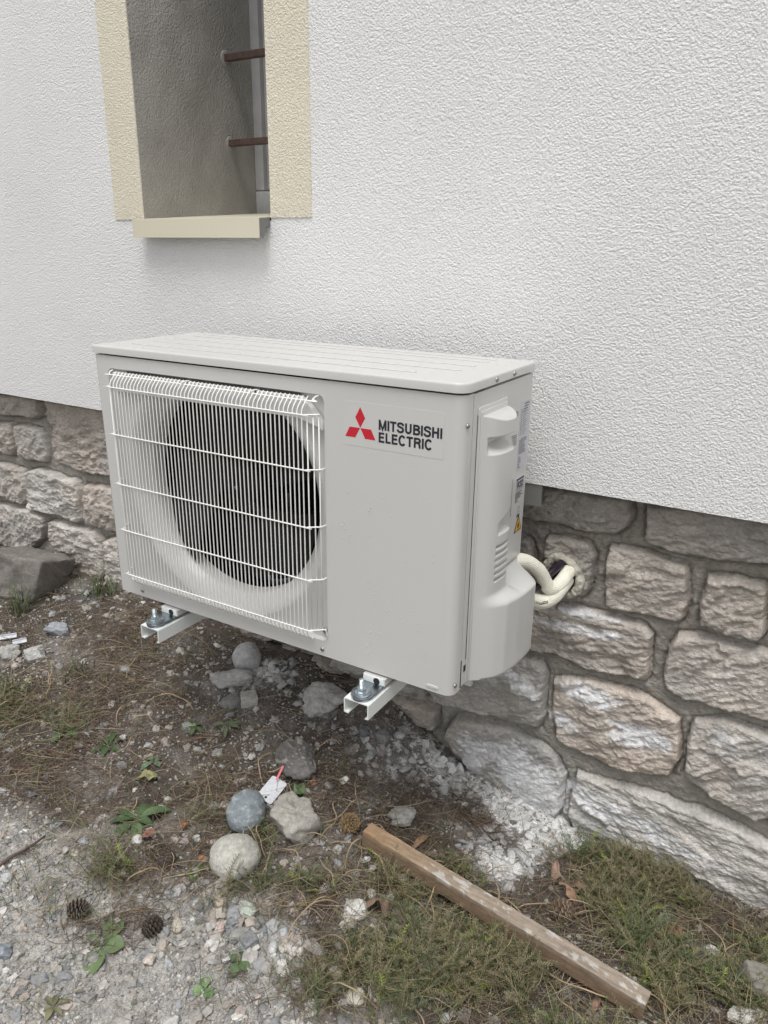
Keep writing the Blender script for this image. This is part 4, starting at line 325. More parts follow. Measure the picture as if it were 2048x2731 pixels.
# reveals of the window recess
bm = bmesh.new()
def wob(x, z0, z1, flip, y0=YW, y1=.79, n=60, m=26):
    zz = np.linspace(z0, z1, n); yy = np.linspace(y0, y1, m); Y2, Z2 = np.meshgrid(yy, zz, indexing='ij')
    X2 = x+flip*((fbm(Y2*22, Z2*14, 3, 51)-.5)*.006*np.clip((Y2-y0)*40, .12, 1))
    return np.stack([X2, Y2, Z2], -1).reshape(-1, 3), grid_faces(m, n)
V, F = wob(XB, ZS-.006, HZ1, 1); H(np_mesh('window_reveal', V, F, M_reveal))
V, F = wob(XC, ZS-.006, HZ1, -1); H(np_mesh('window_reveal', V, F, M_reveal))
bm = bmesh.new(); quad((XB,YW,HZ1),(XC,YW,HZ1),(XC,.79,HZ1),(XB,.79,HZ1)); quad((XB,YW,ZS-.006),(XC,YW,ZS-.006),(XC,.79,ZS+.028),(XB,.79,ZS+.028))
H(bm_obj('window_reveal', bm, M_reveal))
# painted bands: 2 mm proud render coats with a slightly wavy edge
def band(x0, x1, s):
    zz = np.linspace(ZS, HZ1+.2, 240); e = (fbm(zz*30, zz*0+s, 3, 61+s)-.5)*.0012; e2 = (fbm(zz*26, zz*0+s, 3, 66+s)-.5)*.0012
    a = np.stack([x0+e if s == 0 else x0+e2*0, zz], -1); b = np.stack([x1+(e if s else e2*0), zz], -1)
    rows = [np.stack([a[:,0], np.full(240, YW+.001), a[:,1]], -1), np.stack([a[:,0], np.full(240, YW-.002), a[:,1]], -1), np.stack([b[:,0], np.full(240, YW-.002), b[:,1]], -1), np.stack([b[:,0], np.full(240, YW+.001), b[:,1]], -1)]
    V = np.stack(rows).reshape(-1, 3); H(np_mesh('window_surround', V, grid_faces(4, 240), M_cream, smooth=False))
band(XA, XB-.0005, 0); band(XC+.0005, XD, 1)
# metal sill
bm = bmesh.new()
t = .0022; yf = .324; zt = .767; zb = .727
prof = [(yf, zb), (yf, zt), (.79, .8005), (.79, .798), (yf+t, zt-t), (yf+t, zb+.002), (yf+.010, zb+.002), (yf+.010, zb)]
prism(bm, prof, 0, -.232, .1535)
# folded up side lips at both ends
for x0 in (-.232, .1515):
    pass
sill = H(bm_obj('window_sill', bm, M_sill))
bm = bmesh.new(); prism(bm, [(yf+.0005, zb), (yf+.0005, zt-.001), (YW-.001, zt+.002), (YW-.001, zb+.022), (yf+.022, zb+.022), (yf+.012, zb)], 0, .1537, .1547)
H(bm_obj('sill_end_cap', bm, M_railgrey))
bm = bmesh.new(); box(bm, -.2315, .1533, yf+.012, YW-.001, zt-.012, zt-.006); H(bm_obj('sill_drip_board', bm, M_railgrey))
# window frame, glass
wf = H(boxo('window_frame', XB+.0, XB+.030, .768, .83, ZS+.09, HZ1, M_winframe, None, .003))
def sub(o): o.parent = wf; return o
sub(boxo('frame_rail', XB, XC, .766, .83, ZS+.026, ZS+.088, M_winframe, None, .004))
sub(boxo('sash_stile', XB+.031, XB+.045, .780, .83, ZS+.092, HZ1, M_winframe, None, .003))
sub(boxo('sash_bead', XB+.048, XB+.051, .776, .83, ZS+.112, HZ1, M_winframe))
sub(boxo('sash_rail', XB+.031, XC, .782, .83, ZS+.094, ZS+.11, M_winframe, None, .003))
sub(boxo('frame_stile', XC-.03, XC, .768, .83, ZS+.09, HZ1, M_winframe, None, .003))
sub(boxo('pane', XB+.0455, XC-.0305, .80, .812, ZS+.111, HZ1-.01, M_glass))
H(boxo('room_blind', XB-.02, XC+.02, .84, .86, ZS-.05, HZ1+.05, M_dark))
for zc in (1.163, .9665):
    bm = bmesh.new(); n = 40; box(bm, XB-.002, XC+.002, .664, .682, zc-.0078, zc+.0078, .0015)
    b = H(bm_obj('security_bar', bm, M_bar))
    q = bmesh.new()
    bmesh.ops.create_icosphere(q, subdivisions=3, radius=.017, matrix=Matrix.Translation((XB-.001, .673, zc)) @ Matrix.Diagonal((.25,1.05,1,1)))
    for v in q.verts:
        v.co += Vector((0, .004*(float(fbm(v.co.y*90, v.co.z*90, 2, 3))-.5), .006*(float(fbm(v.co.z*90, v.co.y*90, 2, 8))-.5)))
    pt = bm_obj('bar_patch', q, M_reveal, None, True); pt.parent = b

# ---- rough stone base: one carved relief, split into stones and mortar
def sd_poly(px, pz, poly):
    P = np.array(poly); n = len(P); d = np.full(px.shape, 1e9); inside = np.zeros(px.shape, bool)
    for i in range(n):
        a = P[i]; b = P[(i+1) % n]; e = b-a; wx = px-a[0]; wz = pz-a[1]
        t = np.clip((wx*e[0]+wz*e[1])/(e @ e+1e-12), 0, 1); dx = wx-e[0]*t; dz = wz-e[1]*t
        d = np.minimum(d, dx*dx+dz*dz)
        c = ((a[1] > pz) != (b[1] > pz)) & (px < (b[0]-a[0])*(pz-a[1])/(b[1]-a[1]+1e-12)+a[0]); inside ^= c
    d = np.sqrt(d); return np.where(inside, d, -d)
hx = np.concatenate([np.arange(-2.6, -1.4, .006), np.arange(-1.4, 1.42, .0026), np.arange(1.42, 2.7, .006)]); hz = np.arange(-.66, ZB-.0005, .0026); hz[-1] = ZB-.0006
HX, HZg = np.meshgrid(hx, hz, indexing='ij')
wx = HX+(fbm(HX*24, HZg*24, 3, 71)-.5)*.012+(fbm(HX*110, HZg*110, 2, 72)-.5)*.0016; wz = HZg+(fbm(HX*24, HZg*24, 3, 75)-.5)*.012+(fbm(HX*110, HZg*110, 2, 77)-.5)*.0016
best = np.full(HX.shape, -1.); sid = np.full(HX.shape, -1)
for i, (poly, tone, val) in enumerate(STONES):
    P = np.array(poly); x0, z0 = P.min(0)-.03; x1, z1 = P.max(0)+.03
    ia, ib = np.searchsorted(hx, [x0, x1]); ja, jb = np.searchsorted(hz, [z0, z1])
    if ia >= ib or ja >= jb: continue
    sl = (slice(ia, ib), slice(ja, jb)); d = sd_poly(wx[sl], wz[sl], poly)
    m = d > best[sl]; best[sl] = np.where(m, d, best[sl]); sid[sl] = np.where(m, i, sid[sl])
sid = np.where(best > 0, sid, -1)
mort = .4225-(fbm(HX*30, HZg*30, 4, 81)-.5)*.012-(fbm(HX*140, HZg*140, 3, 83)-.5)*.006+.014*np.exp(best*0-np.clip(-best, 0, 1)/.004)
depth = mort.copy(); colr = np.zeros(HX.shape+(3,)); mn = fbm(HX*40, HZg*40, 4, 85)
colr[...] = np.stack([.31+.18*mn, .29+.175*mn, .255+.165*mn], -1)
rr = np.random.RandomState(3)
for i, (poly, tone, val) in enumerate(STONES):
    m = sid == i
    if not m.any(): continue
    x = HX[m]; z = HZg[m]; d = best[m]; P = np.array(poly); c = P.mean(0)
    proud = .4095-rr.rand()*.010; tx, tz = (rr.rand(2)-.5)*.05
    edge = 1-np.exp(-(d/.0029)**1.5)
    # split rock face: slanted layers, pits and chisel ridges
    a = .35+rr.rand()*.5*(1 if rr.rand() > .3 else -1); u = x*math.cos(a)+z*math.sin(a); v = -x*math.sin(a)+z*math.cos(a)
    lay = fbm(u*16+i, v*46, 5, 90+i, .58); rid = 1-np.abs(2*fbm(u*22, v*60, 4, 140+i, .6)-1); big = fbm(x*13, z*13, 3, 190+i)
    rough = (lay-.5)*.019+(rid-.7)*.008+(big-.5)*.015+(fbm(x*110, z*190, 3, 17)-.5)*.0052+.006*sstep(.62, .66, fbm(x*11+i, z*19, 4, 330+i))
    dome = -.003*np.clip(d/.05, 0, 1)
    depth[m] = mort[m]*(1-edge)+(proud+tx*(x-c[0])+tz*(z-c[1])+dome-rough)*edge
    base = np.array([.385,.376,.355])*(1-tone)+np.array([.415,.352,.300])*tone
    k = val*(.86+.32*fbm(x*18, z*18, 4, 230+i)-.10*(rid > .9)*1.0)
    cc = base[None]*k[:, None]*1.45
    tint = (fbm(x*9, z*9, 3, 260+i)-.5)[:, None]*np.array([.05,.0,-.045]); cc = cc*(1+tint*1.5)
    colr[m] = cc
# lime wash splashes
sp = np.zeros(HX.shape)
for cx, cz, ax, az, bx, bz, k in SPLASH:
    dt = ax*bz-az*bx; dx = HX-cx; dz = HZg-cz; p = (dx*bz-dz*bx)/dt; q = (ax*dz-az*dx)/dt
    sp = np.maximum(sp, k*np.exp(-.7*(p*p+q*q)))
relief = fbm(HX*20, HZg*55, 5, 301, .65)
wmk = sstep(.36, .44, sp*.88+(relief-.5)*1.3+(fbm(HX*130, HZg*170, 3, 303)-.5)*.5)*np.clip(sp*2.2, 0, 1)
soft = np.clip(sp*.6, 0, .5)*fbm(HX*60, HZg*60, 3, 307)
lime = np.array([.86,.86,.865]); wm3 = np.clip(wmk+soft, 0, 1)[..., None]; colr = colr*(1-wm3)+lime*wm3
V = np.stack([HX, depth, HZg], -1).reshape(-1, 3); F = grid_faces(*HX.shape)[:, ::-1]
fm = (sid.reshape(-1)[F] >= 0).all(1)
def sub_mesh(name, keep, parent=None):
    Fk = F[keep]; used = np.unique(Fk); rm = np.zeros(len(V), int); rm[used] = np.arange(len(used))
    return np_mesh(name, V[used], rm[Fk], M_stone, None, colr.reshape(-1, 3)[used])
st = H(sub_mesh('stone_base', fm)); mo = sub_mesh('mortar', ~fm); mo.parent = st
bm = bmesh.new(); box(bm, -4, -2.59, .410, .5, -.7, ZB-.001); box(bm, 2.68, 4, .410, .5, -.7, ZB-.001)
H(bm_obj('foundation_return', bm, M_reveal))

# ================================================================== outdoor unit of the air conditioner
RW = Matrix(((0.99998,0.0062826,-0.00042107),(-0.0062804,0.99997,0.0050354),(0.00045269,-0.0050327,0.99999)))
UM = RW.transposed().to_4x4()
ac = empty('air_conditioner', (0,0,0)); ac.matrix_world = UM
tag(ac, 'ivory outdoor air conditioner unit with wire fan guard and red three-diamond logo', 'air conditioner')
W_, D_, H_ = .8, .282, .5248; ZC = .5064
# front panel with a recessed fan opening, wrapped round the right corner
RX0, RX1, RZ0, RZ1 = .0325, .5485, .031, .4825
hole = rrect(RX0, RX1, RZ0, RZ1, .013, 6); hole_in = rrect(RX0+.0035, RX1-.0035, RZ0+.0035, RZ1-.0035, .010, 6)
bm = bmesh.new()
def outer_pt(p, x0, x1, z0, z1):
    cx, cz = (RX0+RX1)/2, (RZ0+RZ1)/2; dx, dz = p[0]-cx, p[1]-cz
    t = min(((x1 if dx > 0 else x0)-cx)/dx if abs(dx) > 1e-9 else 9, ((z1 if dz > 0 else z0)-cz)/dz if abs(dz) > 1e-9 else 9)
    return (cx+dx*t, cz+dz*t)
ox0, ox1, oz0, oz1 = .003, .575, .0, ZC
ring_o = [bm.verts.new((*(lambda q: (q[0], 0, q[1]))(outer_pt(p, ox0, ox1, oz0, oz1)),)) for p in hole]
ring_h = [bm.verts.new((p[0], 0, p[1])) for p in hole]; ring_i = [bm.verts.new((p[0], .006, p[1])) for p in hole_in]; ring_j = [bm.verts.new((p[0], .012, p[1])) for p in hole_in]
n = len(hole)
for a, b in ((ring_o, ring_h), (ring_h, ring_i), (ring_i, ring_j)):
    for k in range(n): bm.faces.new((a[k], a[(k+1)%n], b[(k+1)%n], b[k]))
# corner fills of the outer ring
for cx, cz in ((ox0, oz0), (ox1, oz0), (ox1, oz1), (ox0, oz1)):
    best_ = None
    for k in range(n):
        a, b = ring_o[k].co, ring_o[(k+1)%n].co
        if (abs(a.x-cx) < 1e-6) != (abs(b.x-cx) < 1e-6) and (abs(a.z-cz) < 1e-6 or abs(b.z-cz) < 1e-6) and (a-b).length < .5:
            if (Vector((cx,0,cz))-a).length < .1: bm.faces.new((ring_o[k], ring_o[(k+1)%n], bm.verts.new((cx, 0, cz))))
# plain part, rounded right edge and flange, thickness on the left and the bottom
prof = [(.003, .0), (.0008, .0009), (0, .0035), (0, .02)]
for (a, b) in zip(prof, prof[1:]):
    bm.faces.new([bm.verts.new(q) for q in ((a[0], a[1], 0), (b[0], b[1], 0), (b[0], b[1], ZC), (a[0], a[1], ZC))])
rc = .018; arc = [(.575, 0)]+[(W_-rc+rc*math.sin(math.radians(t)), rc-rc*math.cos(math.radians(t))) for t in range(0, 91, 10)]+[(W_, .0295)]
for a, b in zip(arc, arc[1:]):
    bm.faces.new([bm.verts.new(q) for q in ((a[0], a[1], .0), (b[0], b[1], .0), (b[0], b[1], ZC), (a[0], a[1], ZC))])
bm.faces.new([bm.verts.new(q) for q in ((W_, .0295, 0), (W_-.004, .0295, 0), (W_-.004, .0295, ZC), (W_, .0295, ZC))])
full = [(0,.02),(0,.0035),(.003,0),(.575,0)]+arc[1:]
for a, b in zip(full, full[1:]):
    bm.faces.new([bm.verts.new(q) for q in ((a[0], a[1], 0), (b[0], b[1], 0), (min(max(b[0],.01),W_-.01), max(b[1], .01), 0.0), (min(max(a[0],.01),W_-.01), max(a[1], .01), 0.0))]) if abs(a[1]-b[1]) < .0001 else None
bmesh.ops.remove_doubles(bm, verts=bm.verts, dist=2e-5)
fp = autosmooth(bm_obj('front_panel', bm, M_case, ac), 30)
# drain slot pressed near the right foot
bm = bmesh.new(); prism(bm, rrect(.752, .774, .0065, .0125, .0029, 5), 1, -.0012, .002, .0008); s = bm_obj('pressed_slot', bm, M_case, fp); autosmooth(s)
# body shell
bm = bmesh.new()
box(bm, .0015, W_-.004, .20, D_-.0015, .002, ZC-.001, .001); box(bm, .5635, W_-.0048, .081, .1995, .002, ZC-.001)
shell = bm_obj('body_shell', bm, M_case, ac)
bm = bmesh.new(); box(bm, .0, .002, .0205, D_, 0, ZC-.001); box(bm, .55, W_-.006, .013, .08, .002, ZC-.002); box(bm, .003, .55, .0135, .075, .0012, .024)
o = bm_obj('inner_case', bm, M_case, ac)
# right side panel with rounded rear edge
bm = bmesh.new()
sp_ = [(W_-.0045, .0315), (W_, .0315), (W_, D_-.008)]+[(W_-.008+.008*math.cos(math.radians(t)), D_-.008+.008*math.sin(math.radians(t))) for t in range(15, 91, 15)]+[(W_-.02, D_), (W_-.02, D_-.002), (W_-.0045, D_-.01)]
prism(bm, sp_, 2, .004, ZC-.0015); side = autosmooth(bm_obj('side_panel', bm, M_case, ac), 40)
boxo('seam_dark_strip', W_-.010, W_-.0046, .0296, .0316, .004, ZC-.004, M_dark, side)
boxo('seam_dark_strip', W_-.002, W_+.0006, .0296, .0320, .004, .055, M_dark, side)
boxo('seam_dark_strip', W_-.002, W_+.0004, .0470, .0484, .050, .470, M_dark, side)  # dark strip proud of the panel, standing in for the groove's shadow
boxo('vent_notch', W_-.002, W_+.0004, .041, .049, .028, .040, M_dark, side)
# base pan
boxo('base_pan', .004, W_-.012, .010, D_-.004, -.004, .0012, M_case, ac, .001)
# top cover
bm = bmesh.new()
cp = [(-.003, -.003)]
def corner(cx, cy, r, a0, n=8): return [(cx+r*math.cos(math.radians(a0+90*k/n)), cy+r*math.sin(math.radians(a0+90*k/n))) for k in range(n+1)]
x0, x1, y0, y1 = -.003, W_+.003, -.004, D_+.002
plan = corner(x1-.010, y1-.010, .010, 0)+corner(x0+.006, y1-.006, .006, 90)+corner(x0+.004, y0+.004, .004, 180)+corner(x1-.022, y0+.022, .022, 270)
v0 = [bm.verts.new((p[0], p[1], ZC+.0035)) for p in plan]; n = len(plan)
def ins(d):
    P = np.array(plan); c = P.mean(0); o = []
    for i in range(n):
        a, b, cc = P[i-1], P[i], P[(i+1)%n]; t = (cc-a)/np.linalg.norm(cc-a); nn = np.array([-t[1], t[0]]); o.append(b+nn*d)
    return o
rings = [v0]
for d, z in ((0, H_-.0040), (.0004, H_-.0020), (.0013, H_-.0007), (.0030, H_)):
    rings.append([bm.verts.new((p[0], p[1], z)) for p in ins(d)])
rings.append([bm.verts.new((p[0], p[1], H_)) for p in ins(.0040)])
for a, b in zip(rings, rings[1:]):
    for k in range(n): bm.faces.new((a[k], a[(k+1)%n], b[(k+1)%n], b[k]))
bm.faces.new(rings[-1]); bm.faces.new(v0[::-1])
top = autosmooth(bm_obj('top_cover', bm, M_case, ac), 40)
bm = bmesh.new()
for yy in (.052, .108, .164, .220, .252):
    x0r, x1r = (.05, .74)
    prism(bm, rrect(x0r+yy*.0, x1r-.05*(yy < .06), yy-.0050, yy+.0050, .0044, 4), 2, H_-.0005, H_+.0015, .0012)
autosmooth(bm_obj('pressed_rib', bm, M_case, top), 50)
# fan shroud: bell mouth blending into the recess floor
FX, FZ, RI, RO = .303, .268, .2075, .246
TH = 128; th = np.arange(TH)*2*math.pi/TH
def rect_r(t):
    c, s_ = math.cos(t), math.sin(t); xx = (RX1-.003 if c > 0 else RX0+.003)-FX; zz = (RZ1-.003 if s_ > 0 else RZ0+.003)-FZ
    return min(xx/c if abs(c) > 1e-9 else 9, zz/s_ if abs(s_) > 1e-9 else 9)
rings = []
for f in (0, .03, .07, .15, .25, .37, .5, .64, .78, .9, 1.0):
    y = .006+.030*(1-f)**2.2; r = RI+(RO-RI)*f**.9
    rings.append([(min(r, rect_r(t)), y) for t in th])
rings = [[(RI-.0005, .066)]*TH, [(RI-.0002, .056)]*TH]+rings
rings += [[(min(RO+.004, rect_r(t)), .0082) for t in th], [(max(RO+.004, rect_r(t)) if rect_r(t) > RO+.004 else rect_r(t), .0082) for t in th]]
V = np.array([[(FX+r*math.cos(t), y, FZ+r*math.sin(t)) for (r, y), t in zip(rg, th)] for rg in rings])
n, m_ = V.shape[:2]; idx = np.arange(n*m_).reshape(n, m_); nx = np.roll(idx, -1, 1)
Fq = np.stack([idx[:-1], idx[1:], nx[1:], nx[:-1]], -1).reshape(-1, 4)
shroud = np_mesh('fan_shroud', V.reshape(-1, 3), Fq, M_case, ac)
# recess corners (outside the polar fan)
for a in ((RX0+.001, RX0+.06, RZ0+.001, RZ0+.06), (RX1-.055, RX1-.001, RZ0+.001, RZ0+.05), (RX0+.001, RX0+.055, RZ1-.055, RZ1-.001), (RX1-.05, RX1-.001, RZ1-.05, RZ1-.001)):
    boxo('recess_floor', a[0], a[1], .0083, .0095, a[2], a[3], M_case, shroud)
# top lip over the bell mouth, with its swept ends
bm = bmesh.new()
prism(bm, [(.052,.4765),(.505,.4765),(.522,.466),(.547,.440),(.547,.424),(.500,.4435),(.086,.4435),(.064,.436),(.046,.452)], 1, -.0065, .006, .003, 3)
lip = autosmooth(bm_obj('air_deflector', bm, M_case, ac), 50)
bm = bmesh.new(); box(bm, .085, .245, -.0005, .002, .4768, .4795); box(bm, .252, .405, -.0005, .002, .4768, .4795); box(bm, .412, .500, -.0005, .002, .4768, .4795)
for xx in (.2485, .4085): box(bm, xx-.0025, xx+.0025, -.007, -.0055, .470, .4775)
bm_obj('lip_gap', bm, M_dark, lip)
# fan: hub and blades deep inside
fan = empty('fan', (FX, .078, FZ), ac)
bm = bmesh.new(); lathe(bm, [(.052, .0), (.05, -.012), (.035, -.02), (.012, -.022)], (0,0,0), 'y', 32); autosmooth(bm_obj('hub', bm, M_black, fan))
for k in range(3):
    na_, nr = 14, 8; A = np.linspace(0, 1.75, na_)+k*2*math.pi/3; Rr = np.linspace(.045, .200, nr); AA, RRr = np.meshgrid(A, Rr, indexing='ij')
    V = np.stack([RRr*np.cos(AA+RRr*1.5), .012-.045*((AA-A[0])/1.75)+.012*np.sin(AA*3), RRr*np.sin(AA+RRr*1.5)], -1).reshape(-1, 3); np_mesh('blade', V, grid_faces(na_, nr), M_black, fan)
bm = bmesh.new(); lathe(bm, [(.004,0),(.004,-.0035),(.002,-.0045)], (-.004,-.022,0), 'y', 12); bm_obj('hub_nut', bm, M_steel, fan)
bm = bmesh.new(); box(bm, .015, .60, .150, .152, .025, .49); box(bm, .068, .070, .0665, .15, .03, .48); box(bm, .070, .5635, .0665, .15, .026, .028); box(bm, .5615, .5630, .0665, .15, .03, .48); box(bm, .05, .56, .086, .15, .47, .472)
heat = bm_obj('coil_screen', bm, M_black, ac)
bm = bmesh.new(); box(bm, .34, .50, .090, .105, .060, .098, .002); box(bm, .385, .392, .10, .106, .10, .26); box(bm, .42, .49, .086, .089, .085, .118)
bm_obj('motor_mount', bm, M_zinc, ac)
# wire guard
GY = -.025; pitch = .00931; lst = []; rw = .0012
zt_, zbm = .459, .0505
for k in range(50):
    x = .0653+k*pitch
    P = [(x, -.0065, .4785), (x, -.010, .4755), (x, -.0215, .4635), (x, GY, .4575), (x, GY, .40), (x, GY, .25), (x, GY, .12), (x, GY, zbm), (x, GY+.004, .045), (x, -.010, .0345), (x, -.004, .0335)]
    lst.append((P, rw))
for x, y in ((.5295, -.0215), (.5375, -.0155), (.5440, -.009)):
    lst.append(([(x, y, .452), (x, y, .25), (x, y, .058)], rw))
for x, y in ((.0575, -.021), (.0505, -.015), (.0445, -.009)):
    lst.append(([(x, y, .452), (x, y, .25), (x, y, .058)], rw))
guard = tubes('fan_guard', lst, M_wire, ac, 6)
lst = []
yr = GY-.0022
for z in (.4515, .3585, .2570, .1585, .0600):
    y0 = yr if z < .45 or True else yr
    pth = [(.0395, .006, z), (.0415, -.004, z), (.0480, -.0140, z), (.0585, -.0235, z), (.0655, yr, z), (.30, yr, z), (.5200, yr, z), (.5270, -.0245, z), (.5385, -.0165, z), (.5465, -.0095, z), (.5475, .002, z)]
    if z == .0600: pth = pth[:-2]+[(.5470, -.008, .0595), (.5485, -.003, .052), (.5485, -.002, .042)]
    if z == .4515: pth = pth[2:-1]
    lst.append((smooth_path(pth, 3), .0014))
lst.append((smooth_path([(.046, .003, .479), (.044, -.004, .4765), (.0485, -.0105, .4715), (.060, -.0125, .4725), (.30, -.0125, .4725), (.525, -.0125, .4725), (.5325, -.0095, .4745), (.534, -.003, .4785), (.5375, .003, .4795)], 3), .0015))
lst.append(([(.060, -.0055, .0345), (.30, -.0055, .0345), (.520, -.0055, .0345)], .0014)); lst.append(([(.062, -.0095, .0375), (.30, -.0095, .0375), (.518, -.0095, .0375)], .0012))
for x in (.2485, .4085): lst.append((smooth_path([(x-.004, -.0125, .4725), (x-.001, -.0145, .4765), (x+.003, -.009, .4785), (x+.004, -.002, .4775)], 3), .0013))
tubes('guard_rod', lst, M_wire, guard, 8)
def screw(name, c, axis, r=.0042, parent=ac):
    s = -1 if axis == 'y' else 1
    bm = bmesh.new(); lathe(bm, [(r, 0), (r*1.02, s*.0006), (r*.9, s*.0016), (r*.6, s*.0024), (r*.25, s*.0027)], c, axis, 16)
    o = autosmooth(bm_obj(name, bm, M_steel, parent), 50)
    bm = bmesh.new(); e = s*.00265
    if axis == 'y': box(bm, c[0]-r*.4, c[0]+r*.4, c[1]+e-.0002, c[1]+e+.0002, c[2]-.0003, c[2]+.0003); box(bm, c[0]-.0003, c[0]+.0003, c[1]+e-.0003, c[1]+e+.0001, c[2]-r*.4, c[2]+r*.4)
    else: box(bm, c[0]+e-.0002, c[0]+e+.0002, c[1]-r*.4, c[1]+r*.4, c[2]-.0003, c[2]+.0003); box(bm, c[0]+e-.0001, c[0]+e+.0003, c[1]-.0003, c[1]+.0003, c[2]-r*.4, c[2]+r*.4)
    bm_obj('screw_slot', bm, M_dark, o)
for c in ((.067, 0, .0135), (.536, 0, .0130)): screw('screw', c, 'y')
screw('screw', (.539, .0055, .049), 'y', .0056)
for c in ((W_, .0130, .460), (W_+.003, .106, .5165), (W_+.003, .179, .5165), (W_, .0105, .0185)): screw('screw', c, 'x')
# logo sticker
bm = bmesh.new(); prism(bm, rrect(.5875, .7685, .4065, .4785, .003, 4), 1, -.00035, .0)
stk = bm_obj('brand_sticker', bm, M_sticker, fp)
bm = bmesh.new()
for P in ([(.6190,.4705),(.6283,.4535),(.6190,.4372),(.6097,.4535)], [(.5988,.4368),(.6186,.4368),(.6096,.4203),(.5903,.4203)], [(.6194,.4368),(.6392,.4368),(.6477,.4203),(.6284,.4203)]):
    prism(bm, P, 1, -.0006, -.00036)
bm_obj('red_emblem', bm, M_red, stk)
def arcp(cx, cy, rx, ry, a0, a1, n=12): return [(cx+rx*math.cos(math.radians(a0+(a1-a0)*k/n)), cy+ry*math.sin(math.radians(a0+(a1-a0)*k/n))) for k in range(n+1)]
SW = .205; h = SW/2
GL = {
 'M': (.98, [[(.06+h,0),(.06+h,1)], [(.92-h,0),(.92-h,1)], [(.06+h*.9,.99),(.49,.06),(.92-h*.9,.99)]]),
 'I': (.30, [[(.15,0),(.15,1)]]),
 'T': (.74, [[(.03,1-h),(.71,1-h)], [(.37,0),(.37,1-h)]]),
 'S': (.82, [[(.70,.70),(.685,.80),(.60,.885),(.42,.925),(.24,.89),(.145,.79),(.155,.665),(.26,.59),(.44,.54),(.60,.49),(.685,.40),(.69,.25),(.61,.13),(.43,.075),(.25,.10),(.14,.19),(.11,.31)]]),
 'U': (.86, [[(.08+h,1),(.08+h,.36)]+arcp(.43,.36,.35-h,.36-h,180,360,14)+[(.78-h,1)]]),
 'B': (.84, [[(.07+h,0),(.07+h,1)], [(.07+h,1-h),(.48,1-h)]+arcp(.48,.735,.20,.265-h,90,-90,8)+[(.07+h,.535)], [(.07+h,.535),(.50,.535)]+arcp(.50,.31,.225,.31-h,80,-90,8)+[(.07+h,h)]]),
 'H': (.86, [[(.07+h,0),(.07+h,1)], [(.79-h,0),(.79-h,1)], [(.07,.52),(.79,.52)]]),
 'E': (.76, [[(.07+h,0),(.07+h,1)], [(.07,1-h),(.69,1-h)], [(.07,.52),(.65,.52)], [(.07,h),(.71,h)]]),
 'L': (.68, [[(.07+h,0),(.07+h,1)], [(.07,h),(.64,h)]]),
 'C': (.88, [arcp(.45,.5,.41-h,.54-h,38,322,22)]),
 'R': (.86, [[(.07+h,0),(.07+h,1)], [(.07+h,1-h),(.50,1-h)]+arcp(.50,.72,.21,.28-h,90,-90,8)+[(.07+h,.50)], [(.46,.50),(.60,.46),(.665,.36),(.68,.18),(.72,0)]]),
 '3': (.72, [[(.10,.74),(.14,.87),(.34,.925),(.56,.88),(.60,.72),(.52,.59),(.32,.54)], [(.32,.54),(.56,.48),(.63,.30),(.55,.12),(.34,.075),(.13,.12),(.08,.27)]]),
 '2': (.72, [[(.10,.66),(.14,.84),(.36,.925),(.58,.84),(.60,.66),(.48,.48),(.20,.22),(.10,h),(.66,h)]]),
}
def stroke(bm, pts, wd, fn):
    P = [np.array(p, float) for p in pts]; P = [P[0]]+[b for a, b in zip(P, P[1:]) if np.linalg.norm(a-b) > 1e-4]; L = []; Rr = []
    for i in range(len(P)):
        a = P[i]-P[i-1] if i else P[1]-P[0]; b = P[i+1]-P[i] if i < len(P)-1 else a
        a = a/np.linalg.norm(a); b = b/np.linalg.norm(b); t = a+b; t /= np.linalg.norm(t)+1e-9; nn = np.array([-t[1], t[0]])
        k = wd/2/max(.45, float(np.dot(nn, np.array([-a[1], a[0]])))); L.append(P[i]+nn*k); Rr.append(P[i]-nn*k)
    for i in range(len(P)-1): bm.faces.new([bm.verts.new(fn(q)) for q in (L[i], L[i+1], Rr[i+1], Rr[i])])
def write(bm, txt, total, height, fn, sw=SW):
    wsum = sum(GL[c][0] for c in txt); sx = total/wsum; x = 0; lay = 0
    for ch in txt:
        wch, strokes = GL[ch]
        for s in strokes:
            off = lay; lay = (lay+1) % 4
            stroke(bm, [(p[0], p[1]) for p in s], sw, lambda q, x=x, off=off: fn(x+q[0]*sx, q[1]*height, off))
        x += wch*sx
bm = bmesh.new()
write(bm, 'MITSUBISHI', .1135, .0164, lambda u, v, o: (.6525+u, -.00065-o*.00004, .4384+v))
write(bm, 'ELECTRIC', .0972, .0164, lambda u, v, o: (.6525+u, -.00065-o*.00004, .4184+v))
bm_obj('brand_lettering', bm, M_ink, stk)

# valve cover on the right side: one moulded relief
cy = np.arange(.0500, .2660, .0014); cz = np.concatenate([np.arange(.004, .180, .0022), np.arange(.180, .482, .0012)]); CY, CZ = np.meshgrid(cy, cz, indexing='ij')
plan_box_y = [.050, .0575, .0605, .066, .075, .086, .105, .144, .185, .212, .226, .243, .2545, .258, .30]; plan_box_x = [0, 0, .004, .012, .0235, .0335, .0455, .0530, .0560, .0560, .0490, .0330, .0180, 0, 0]
plan_col_y = [.050, .0575, .0605, .066, .075, .086, .098, .112, .126, .138, .148, .1535, .1575, .30]; plan_col_x = [0, 0, .004, .011, .0185, .0235, .0265, .0280, .0285, .0270, .0210, .0130, 0, 0]
def sm(y, py, px):
    s = 0
    for d_ in (-.003, -.0015, 0, .0015, .003): s = s+np.interp(y+d_, py, px)
    return s/5
bx_ = sm(CY, plan_box_y, plan_box_x); cl_ = sm(CY, plan_col_y, plan_col_x)
